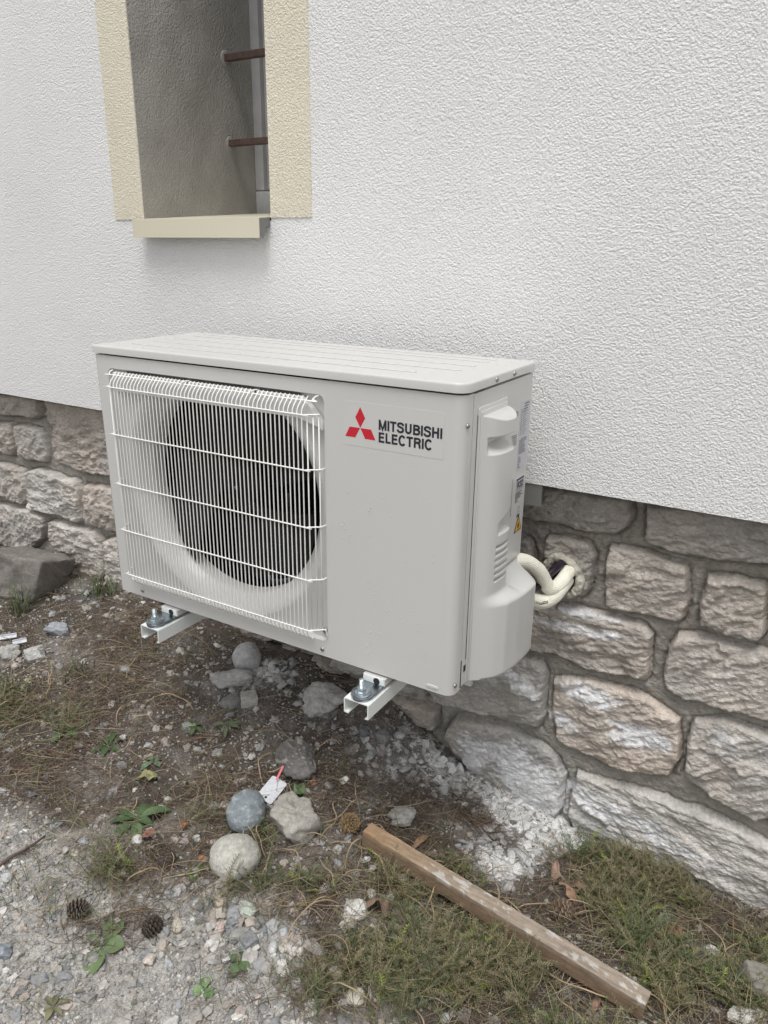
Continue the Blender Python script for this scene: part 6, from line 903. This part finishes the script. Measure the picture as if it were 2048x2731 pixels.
bm = bmesh.new(); box(bm, .022, .054, -.0022, .0022, .0009, .0019); q = bm_obj('tag_strap', bm, M_redp, o); q.rotation_euler = (0, -.35, .15)
# white plastic strips
for k, (a, b, lab) in enumerate(((STRIPS[0], STRIPS[1], 'white plastic strip cut by the left edge, upper of the two'), (STRIPS[2], STRIPS[3], 'short white plastic strip on the earth, lower of the two'))):
    a = Vector(on(a, .012)); b = Vector(on(b, .012)); d = b-a; bm = bmesh.new(); L_ = d.length; box(bm, -L_/2, L_/2, -.007, .007, -.0015, .0015, .0008); box(bm, -L_/2, L_/2, .005, .007, .0014, .006)
    o = bm_obj('plastic_strip', bm, M_tag); o.location = (a+b)/2; o.rotation_euler = (.2, 0, math.atan2(d.y, d.x)); tag(o, lab, 'plastic strip')
# twig
a = Vector(on(TWIG[0], .006)); b = Vector(on(TWIG[1], .008)); P = [a, a.lerp(b, .3)+Vector((0,0,.004)), a.lerp(b, .6)+Vector((.004,0,.002)), b]
o = tubes('twig', [(smooth_path(P, 6), np.linspace(.004, .0022, 19)), ([a.lerp(b, .5), a.lerp(b, .62)+Vector((.02,-.015,.008))], .0014)], M_bar, None, 7); tag(o, 'dark brown twig lying on the gravel at the left edge', 'twig')

# pine cones
def cone(p, r, label, col, seed, tilt):
    rs = np.random.RandomState(seed); e = empty('pine_cone', (p[0], p[1], G(p[0], p[1])+r*.75)); tag(e, label, 'pine cone', 'pine cones on the ground')
    Vs = []; Fs = []; Cs = []; nn = 0; N = 78; ga = 2.39996
    for i in range(N):
        t = (i+.5)/N; ph = t*math.pi*.93; zz = math.cos(ph)*1.25; rad = math.sin(ph)**.8; a = i*ga
        d = np.array([math.cos(a)*rad, math.sin(a)*rad, zz*.8]); d0 = d*.35; d /= np.linalg.norm(d)+1e-9; tv = np.array([-math.sin(a), math.cos(a), 0]); uv = np.cross(d, tv)
        L_ = .55+.45*rad; wd = .26*(.5+rad*.5)
        base = np.array([0,0,zz*.55]); tip = base+np.array([math.cos(a)*rad, math.sin(a)*rad, .25*zz+.12])*1.0
        dd = tip-base; q = [base+dd*.2-tv*wd*.4, base+dd*.75-tv*wd, tip-tv*wd*.5+uv*.03, tip+tv*wd*.5+uv*.03, base+dd*.75+tv*wd, base+dd*.2+tv*wd*.4]
        thk = uv*.11; q2 = [x-thk for x in q]; Vs += q+q2
        for f in ((0,1,4,5), (1,2,3,4), (6,11,10,7), (7,10,9,8), (1,7,8,2), (2,8,9,3), (3,9,10,4), (0,6,7,1), (5,4,10,11)): Fs.append([x+nn for x in f])
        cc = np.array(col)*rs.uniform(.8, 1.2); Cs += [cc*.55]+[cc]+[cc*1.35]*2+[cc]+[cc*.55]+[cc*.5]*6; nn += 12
    o = np_mesh('cone_scales', np.array(Vs)*r, np.array(Fs), M_cone, e, np.array(Cs), False); o.rotation_euler = (tilt, .3, seed)
for i, (p, r, lab, col) in enumerate(zip(CONES, (.021, .018, .018, .018, .023), ('opened tan pine cone near the far end of the timber batten', 'dark brown pine cone on the gravel edge, above the plantain leaves', 'dark pine cone on fine gravel right of the plantain leaves', 'dark pine cone left of the light grey cobble, among needles', 'large brown pine cone between the timber batten and the wall'), ((.26,.18,.10), (.15,.12,.10), (.10,.08,.065), (.12,.095,.08), (.23,.17,.12)))):
    cone(p, r, lab, col, i+1, 1.1+.3*i)

# broad-leaved weeds
def leaf_grid(Lh, Wd, bend, seed, wave=.1, nu=12, nv=6):
    u = np.linspace(0, 1, nu); v = np.linspace(-1, 1, nv); U, Vv = np.meshgrid(u, v, indexing='ij')
    prof = np.interp(U, [0,.12,.25,.5,.75,.92,1], [.06,.10,.55,1,.82,.42,.03]); x = U*Lh; y = Vv*prof*Wd/2*(1+.12*(vnoise(U*7, Vv*0+seed, seed)-.5))
    z = bend*Lh*(U-U**2*1.25)+np.abs(Vv)*Wd*.16*prof+wave*Wd*(vnoise(U*5+seed, Vv*2, seed)-.5)
    return np.stack([x, y, z], -1).reshape(-1, 3), grid_faces(nu, nv)
def rosette(p, n, Lh, Wd, label, col, seed, up=.35, spread=360, a0=0):
    rs = np.random.RandomState(seed+50); z = G(p[0], p[1]); e = empty('weed', (p[0], p[1], z+.004)); tag(e, label, 'weed', 'broad-leaved weeds on the ground')
    for k in range(n):
        a = math.radians(a0+spread*k/n+rs.uniform(-18, 18)); l = .86*Lh*rs.uniform(.6, 1.15); V, F = leaf_grid(l, Wd*rs.uniform(.8, 1.15), up*rs.uniform(.6, 1.3), seed*9+k)
        cc = np.array(col)*rs.uniform(.75, 1.25); o = np_mesh('leaf', V, F, M_leaf, e, np.repeat(cc[None], len(V), 0)); o.rotation_euler = (rs.uniform(-.25, .25), rs.uniform(-.15, .1), a)
WG = (.085,.135,.060)
rosette(ROSETTES[0], 4, .072, .036, 'plantain with four broad green leaves spread on the gravel', (.13,.185,.085), 1, .15, 360, 20)
rosette(ROSETTES[1], 8, .075, .022, 'bushy green rosette of pointed leaves left of the big cobbles', WG, 2, .5)
rosette(ROSETTES[2], 4, .048, .024, 'small green weed on the left bank among needles', (.08,.13,.06), 3, .5)
rosette(ROSETTES[3], 6, .065, .016, 'dark green narrow-leaved rosette in the middle of the left bank', (.05,.095,.035), 4, .6)
rosette(ROSETTES[4], 5, .036, .013, 'little green weed leaning on the flat greenish stone', (.10,.14,.06), 5, .6)
rosette(ROSETTES[5], 8, .045, .011, 'tiny grey-green rosette on bare earth below the light block stone', (.12,.15,.09), 6, .5)
rosette(ROSETTES[6], 3, .030, .020, 'two-leaved seedling on pale gravel near the bottom edge', (.12,.19,.08), 7, .3)
rosette(ROSETTES[7], 6, .032, .010, 'faded green tuft of small leaves at the bottom left', (.16,.16,.09), 8, .4)
rosette(ROSETTES[8], 5, .034, .022, 'green weed tucked beside the light grey cobble', (.08,.13,.05), 9, .4)
rosette(ROSETTES[9], 4, .040, .018, 'small green weed just above the yellowing dead leaf', (.10,.15,.09), 10, .5)
rosette(ROSETTES[10], 5, .040, .024, 'fresh green seedling at the lime rubble by the wall', (.08,.15,.05), 11, .7)
rosette(ROSETTES[11], 4, .034, .018, 'small weed at the right edge of the pale gravel', (.10,.15,.07), 12, .4)
# dead leaves
DL = [('yellow-green dead leaf lying flat on the left bank', (.30,.29,.13), .050, .026), ('large crumpled brown leaf among the weeds below the timber', (.27,.19,.14), .062, .042), ('narrow curled brown leaf at the far end of the timber batten', (.30,.19,.11), .058, .016),
      ('reddish brown leaf left of the blue-grey cobble', (.33,.15,.08), .034, .012), ('dull red leaf near the needles left of the cobbles', (.26,.12,.09), .036, .018), ('long curled brown leaf between timber and lime rubble', (.29,.20,.15), .062, .020),
      ('wide brown leaf by the large brown pine cone', (.28,.18,.12), .064, .020), ('folded brown leaf just above the large brown pine cone', (.26,.17,.12), .060, .016), ('dark brown leaf scrap near the big bottom stone', (.22,.13,.09), .034, .012),
      ('red-brown leaf in the weeds towards the right edge', (.26,.14,.09), .046, .024), ('small rusty leaf at the far right weeds', (.30,.15,.09), .030, .013), ('small orange leaf beside the dark angular slab', (.34,.17,.09), .022, .014),
      ('green fallen leaf between the tag and the concrete piece', (.10,.15,.07), .034, .026), ('shrivelled brown leaf in front of the timber near its near end', (.27,.17,.12), .048, .018), ('tiny orange leaf scrap beside the light grey cobble', (.36,.18,.09), .020, .010),
      ('pinkish brown leaf at the near end of the timber', (.32,.20,.16), .042, .012), ('dark curled leaf strip between weeds and wall', (.20,.13,.09), .056, .014)]
rs = np.random.RandomState(77)
for i, (p, (lab, col, L_, W2)) in enumerate(zip(DEAD, DL)):
    V, F = leaf_grid(L_, W2, rs.uniform(.1, .5), 200+i, .7, 16, 7); V[:, 0] -= L_/2
    V[:, 2] += .25*W2*np.sin(V[:, 0]/L_*5+i); cc = np.array(col)[None]*(.75+.5*fbm(V[:,0]*80, V[:,1]*80, 3, i))[:, None]
    o = np_mesh('dead_leaf', V, F, M_leaf, None, cc); o.location = on(p, .012); o.rotation_euler = (rs.uniform(-.5, .5), rs.uniform(-.3, .3), rs.uniform(0, 6.28)); tag(o, lab, 'leaf', 'fallen leaves on the ground')

# ---- uncountable cover
POLY = np.array([(-1.45,.43),(1.62,.43),(1.62,-.16),(1.0,-.52),(.5,-.80),(-.05,-.62),(-.8,-.16),(-1.45,.2)])
def sample(n, wfun, seed):
    rs = np.random.RandomState(seed); out = np.zeros((0, 2))
    while len(out) < n:
        x = rs.uniform(-1.45, 1.62, n*2); y = rs.uniform(-.8, .40, n*2); ins = np.zeros(len(x), bool); m = len(POLY)
        for i in range(m):
            a, b = POLY[i], POLY[(i+1)%m]; ins ^= ((a[1] > y) != (b[1] > y)) & (x < (b[0]-a[0])*(y-a[1])/(b[1]-a[1]+1e-12)+a[0])
        w_ = wfun(x, y); k = ins & (rs.rand(len(x)) < w_); out = np.concatenate([out, np.stack([x[k], y[k]], -1)])
    return out[:n], rs
def rotz(a, tiltx, tilty):
    n = len(a); c, s_ = np.cos(a), np.sin(a); Rz = np.zeros((n,3,3)); Rz[:,0,0]=c; Rz[:,0,1]=-s_; Rz[:,1,0]=s_; Rz[:,1,1]=c; Rz[:,2,2]=1
    c, s_ = np.cos(tiltx), np.sin(tiltx); Rx = np.zeros((n,3,3)); Rx[:,0,0]=1; Rx[:,1,1]=c; Rx[:,1,2]=-s_; Rx[:,2,1]=s_; Rx[:,2,2]=c
    c, s_ = np.cos(tilty), np.sin(tilty); Ry = np.zeros((n,3,3)); Ry[:,1,1]=1; Ry[:,0,0]=c; Ry[:,0,2]=s_; Ry[:,2,0]=-s_; Ry[:,2,2]=c
    return Rz @ Ry @ Rx
def timber_gap(x, y):
    # weeds are pressed down along the batten
    ax, ay, bx2, by2 = .603, .055, 1.1725, .0165; dx, dy = bx2-ax, by2-ay; t = np.clip(((x-ax)*dx+(y-ay)*dy)/(dx*dx+dy*dy), 0, 1)
    d = np.hypot(x-ax-t*dx, y-ay-t*dy); return sstep(.022, .050, d+.012*(vnoise(x*30, y*30, 2)-.5)*2)
fG = lambda x, y: np.clip(field(GREEN, x, y), 0, 1.3)*(.05+1.0*sstep(.48, .60, fbm(x*11, y*11, 4, 541)))*timber_gap(x, y); fN = lambda x, y: np.clip(field(NEEDLE, x, y), 0, 1.3); fR = lambda x, y: np.clip(field(GRAVEL, x, y), 0, 1.3); fW = lambda x, y: np.clip(field(WHITE, x, y), 0, 1.3)
# gravel: many sizes
def peb_cols(n, rs, white=0):
    pal = np.array([(.40,.385,.365),(.33,.32,.305),(.27,.275,.28),(.47,.45,.42),(.41,.37,.33),(.58,.57,.54),(.35,.355,.36),(.23,.225,.215),(.42,.37,.335),(.38,.355,.32)]); c = pal[rs.randint(0, len(pal), n)]*rs.uniform(.75, 1.15, (n, 1))
    return c
clump = lambda x, y: .35+1.1*sstep(.42, .62, fbm(x*7, y*7, 3, 501))
for nm, n, smin, smax, pw, tv, tf, wf, sd_ in (
    ('gravel', 42000, .0008, .0040, 2.4, IV1, IF1, lambda x, y: np.clip(.22+fR(x, y)*.80-.25*fG(x, y), .05, 1)*np.clip(clump(x, y), 0, 1.2)/1.2, 601),
    ('gravel_stones', 3400, .0032, .0115, 3.0, IV2, IF2, lambda x, y: np.clip(.20+fR(x, y)*.38-.05*fG(x, y)+.9*np.exp(-(((x-.55)/.15)**2+((y+.235)/.075)**2)), .02, 1), 602)):
    P, rs = sample(n, wf, sd_); sz = smin+(smax-smin)*rs.rand(n)**pw; heap = np.exp(-(((P[:,0]-.55)/.13)**2+((P[:,1]+.235)/.06)**2))
    if nm == 'gravel_stones': sz = sz*(1+.9*heap)
    scl = np.stack([sz*rs.uniform(.8, 1.4, n), sz*rs.uniform(.7, 1.1, n), sz*rs.uniform(.4, .8, n)], -1)
    z = gh(P[:,0], P[:,1])+scl[:,2]*.25; o = scatter(nm, tv, tf, np.column_stack([P, z]), scl, rotz(rs.rand(n)*6.28, rs.normal(size=n)*.3, rs.normal(size=n)*.3), M_pebble, peb_cols(n, rs), None, smooth=(nm != 'gravel_stones'), jit=.75 if nm == 'gravel_stones' else .6, rs=rs)
    tag(o, 'fine grey and beige gravel spread over the ground' if nm == 'gravel' else 'coarser mixed gravel stones scattered over the path edge', 'gravel', kind='stuff')
# lime and mortar crumbs
P, rs = sample(2600, lambda x, y: np.clip(fW(x, y)*.8, 0, 1), 603); n = len(P); sz = .0009+.0120*rs.rand(n)**8; scl = np.stack([sz*rs.uniform(.8, 1.6, n), sz, sz*rs.uniform(.25, .7, n)], -1)
br = rs.rand(n)[:, None]; k = np.clip(fW(P[:,0], P[:,1]), .25, 1)[:, None]; cc = (.27+.52*np.clip(k*1.05-.2, 0, 1)*(.55+.45*br)+.10*br)*np.array([1,.995,.98])
o = scatter('plaster_crumbs', IV1, IF1, np.column_stack([P, gh(P[:,0], P[:,1])+sz*.3]), scl, rotz(rs.rand(n)*6.28, rs.normal(size=n)*.5, rs.normal(size=n)*.5), M_pebble, cc, smooth=False, jit=.6, rs=rs)
tag(o, 'white lime and plaster crumbs along the wall foot', 'rubble', kind='stuff')
# pine needles: bent three-sided slivers
def sliver(nseg=4):
    t = np.linspace(-.5, .5, nseg+1); V = []
    for i, u in enumerate(t):
        wv_ = 1 if 0 < i < nseg else .4
        for a in (90, 210, 330): V.append((u, .5*wv_*math.cos(math.radians(a)), .5*wv_*math.sin(math.radians(a))))
    V = np.array(V); idx = np.arange((nseg+1)*3).reshape(-1, 3); nx = np.roll(idx, -1, 1); return V, np.stack([idx[:-1], nx[:-1], nx[1:], idx[1:]], -1).reshape(-1, 4)
SV, SF = sliver()
def needles(name, n, wf, seed, lmin, lmax, wid, cols, bend, lift, tilt, label, cat='pine needles'):
    P, rs = sample(n, wf, seed); n = len(P); L_ = rs.uniform(lmin, lmax, n); V = np.repeat(SV[None], n, 0); b = rs.normal(size=(n, 1))*bend; b2 = np.abs(rs.normal(size=(n, 1)))*bend*.5
    V[:, :, 1] = V[:, :, 1]*(wid/L_)[:, None]+b*(V[:, :, 0]**2-.08); V[:, :, 2] = V[:, :, 2]*(wid/L_)[:, None]-b2*(V[:, :, 0]**2-.08)
    V = V*L_[:, None, None]; a = rs.rand(n)*6.28+0; V = np.einsum('nij,nkj->nki', rotz(a, rs.normal(size=n)*.2, rs.normal(size=n)*tilt), V)
    z = gh(P[:,0], P[:,1])+rs.rand(n)*lift+.0015; V = V+np.column_stack([P, z])[:, None, :]
    C = np.array(cols)[rs.randint(0, len(cols), n)]*rs.uniform(.5, 1.2, (n, 1)); k = SV.shape[0]
    o = np_mesh(name, V.reshape(-1, 3), (SF[None]+(np.arange(n)*k)[:, None, None]).reshape(-1, 4), M_litter, None, np.repeat(C[:, None], k, 1).reshape(-1, 3)); tag(o, label, cat, kind='stuff'); return o
NC = [(.22,.155,.115),(.27,.205,.155),(.19,.145,.115),(.36,.29,.21),(.22,.14,.105),(.31,.265,.21),(.16,.125,.10),(.13,.10,.085)]
needles('pine_needles', 16000, lambda x, y: np.clip((.12+.62*fN(x, y)-.25*fR(x, y)-.4*fW(x, y)+.25*np.clip(field(GREEN, x, y), 0, 1))*(.08+1.5*sstep(.42, .66, fbm(x*9, y*9, 4, 551))), .012, 1), 611, .018, .052, .0010, NC, .30, .010, .16, 'reddish brown pine needles matted over the earth')
needles('dry_grass_stems', 3400, lambda x, y: np.clip(.10+.35*fN(x, y)+.60*np.clip(field(GREEN, x, y), 0, 1)-.3*fR(x, y), .02, 1), 612, .035, .115, .0011, [(.40,.33,.21),(.34,.27,.17),(.30,.21,.14),(.42,.37,.26)], .45, .022, .22, 'pale dry grass stems strewn over the ground', 'grass')
# grass blades standing
def blades(name, P, rs, h0, h1, wd, cols, lean, label):
    n = len(P); H0 = rs.uniform(h0, h1, n); t = np.array([0,.35,.7,1.]); a = rs.rand(n)*6.28; ln = rs.uniform(.2, 1, n)*lean; dx, dy = np.cos(a), np.sin(a)
    cx = (t[None]**1.7)*(H0*ln)[:, None]; cz = t[None]*H0[:, None]*(1-.35*ln[:, None]*t[None]); ww = wd*np.array([1,.85,.55,.05])[None]*np.ones((n, 1))
    base = np.column_stack([P, gh(P[:,0], P[:,1])]); ctr = np.stack([base[:, 0, None]+cx*dx[:, None], base[:, 1, None]+cx*dy[:, None], base[:, 2, None]+cz], -1)
    sv = np.stack([-dy, dx, 0*dx], -1)[:, None, :]*ww[..., None]/2; V = np.stack([ctr-sv, ctr+sv], 2).reshape(n, 8, 3)
    f = np.array([(0,1,3,2),(2,3,5,4),(4,5,7,6)]); F = (f[None]+(np.arange(n)*8)[:, None, None]).reshape(-1, 4); C = np.array(cols)[rs.randint(0, len(cols), n)]*rs.uniform(.7, 1.25, (n, 1))
    o = np_mesh(name, V.reshape(-1, 3), F, M_green, None, np.repeat(C[:, None], 8, 1).reshape(-1, 3)); 
    if label: tag(o, label, 'grass', kind='stuff')
    return o
GC = [(.07,.105,.038),(.10,.13,.05),(.06,.09,.035),(.17,.17,.075),(.25,.21,.12)]
P, rs = sample(6500, lambda x, y: np.clip(.02+.75*fG(x, y)+.03*fN(x, y)-.3*fW(x, y), .003, 1), 621); blades('grass', P, rs, .015, .070, .0014, GC, 1.75, 'thin green grass growing among the weeds')
# feathery weeds: stems set with narrow leaflets
P, rs = sample(1750, lambda x, y: np.clip(fG(x, y)*1.0-.10, 0, 1), 622)
Vs = []; Cs = []
pal = np.array([(.085,.115,.05),(.11,.14,.06),(.075,.105,.045),(.14,.155,.07),(.20,.20,.10),(.11,.135,.08),(.16,.135,.085),(.22,.18,.12)])
zb0 = gh(P[:,0], P[:,1])
for i in range(len(P)):
    nl = rs.randint(9, 16); L_ = rs.uniform(.030, .070); a = rs.rand()*6.28; lean = rs.uniform(.35, 1.2); d = np.array([math.cos(a), math.sin(a), 0]); col = pal[rs.randint(len(pal))]*rs.uniform(.75, 1.25); side_ = np.array([-d[1], d[0], 0]); b0 = np.array([P[i,0], P[i,1], zb0[i]])
    wdry = float(np.clip((vnoise(P[i,0]*9, P[i,1]*9, 4)-.35)*1.6+(.25 if P[i,0] > .95 else 0), 0, .8)); col = col*(1-wdry)+np.array([.20,.165,.095])*rs.uniform(.6, 1.3)*wdry
    if rs.rand() < .03: col = np.array([.24,.30,.06])
    pts = []
    for k in range(nl+1):
        t = k/nl; pts.append(b0+d*(L_*t*math.sin(min(1.5, lean*(.5+t*.6))))+np.array([0,0,1])*(L_*t*math.cos(min(1.45, lean*(.5+t*.6)))+.002)+side_*(.006*math.sin(t*4+i)))
    for k in range(nl):
        p, q = pts[k], pts[k+1]; wv_ = side_*.0006; Vs += [p-wv_, p+wv_, q+wv_, q-wv_]; Cs += [col*.9]*4
        if k < 2: continue
        dd = (q-p)/np.linalg.norm(q-p)
        for s_ in (-1, 1):
            ll = .010*rs.uniform(.6, 1.2)*(1.15-.6*k/nl); dv = dd*.62+side_*s_*.85+np.array([0,0,rs.uniform(-.1, .45)]); dv /= np.linalg.norm(dv); wn = np.cross(dv, np.array([rs.normal()*.3, rs.normal()*.3, 1])); wn /= np.linalg.norm(wn)+1e-9; wn = wn*.00075
            Vs += [p-wn*.5, p+dv*ll*.5-wn, p+dv*ll, p+dv*ll*.5+wn]; Cs += [col*rs.uniform(.85, 1.2)]*4
V = np.array(Vs); o = np_mesh('feathery_weeds', V, np.arange(len(V)).reshape(-1, 4), M_green, None, np.array(Cs)); tag(o, 'low feathery green weeds matted around the timber', 'weeds', kind='stuff')
# grass tufts one can tell apart
for i, (p, nb_, h_, lab) in enumerate(((TUFTS[0], 70, .095, 'green grass tuft in front of the squared stone block'), (TUFTS[1], 80, .085, 'dark green grass tuft between the stone block and the unit'), (TUFTS[2], 55, .05, 'short pale green tuft at the left edge'), (TUFTS[3], 45, .06, 'thin half-dry tuft on the left bank'))):
    rs = np.random.RandomState(700+i); Pp = np.array([p[:2]])+rs.normal(size=(nb_, 2))*.018; o = blades('grass_tuft', Pp, rs, h_*.5, h_*1.3, .0022, [(.075,.11,.05),(.10,.14,.06),(.16,.16,.09)], 1.2, None); tag(o, lab, 'grass tuft', 'grass tufts on the left bank')
# long tangled runner stems
rs = np.random.RandomState(88); lst = []
anch = [((1.12,.03),.22),((.85,.10),.16),((1.0,.1),.2),((.75,.0),.16),((.62,.03),.14),((1.25,.05),.2),((.45,-.1),.14),((.5,.08),.14),((.32,.1),.14),((.9,-.08),.2),((1.1,-.1),.2),((.25,-.2),.1),((1.3,.2),.16),((1.05,.2),.12),((.7,-.15),.12),((-.1,.05),.16),((-.4,.0),.16)]
for (cx, cy_), L_ in anch:
    for q in range(5):
        a = rs.rand()*6.28; x, y = cx+rs.normal()*.06, cy_+rs.normal()*.05; pts = []; m = 7; l = L_*rs.uniform(.5, 1.1); hmax = rs.uniform(.008, .035)
        for k in range(m):
            pts.append((x, y, min(float(gh(x, min(y, .40))), 9)+.004+hmax*math.sin(math.pi*k/(m-1)))); a += rs.normal()*.38; x += math.cos(a)*l/m; y = min(y+math.sin(a)*l/m, .385)
        lst.append((smooth_path(pts, 5), rs.uniform(.0008, .0015)))
V = []; 
o = tubes('runner_stems', lst, mat('dry_stem', (.36,.27,.17), .7, var=((30,.7,1.3,3),)), None, 5); tag(o, 'tangled thin tan and reddish stems trailing over stones and timber', 'stems', kind='stuff')
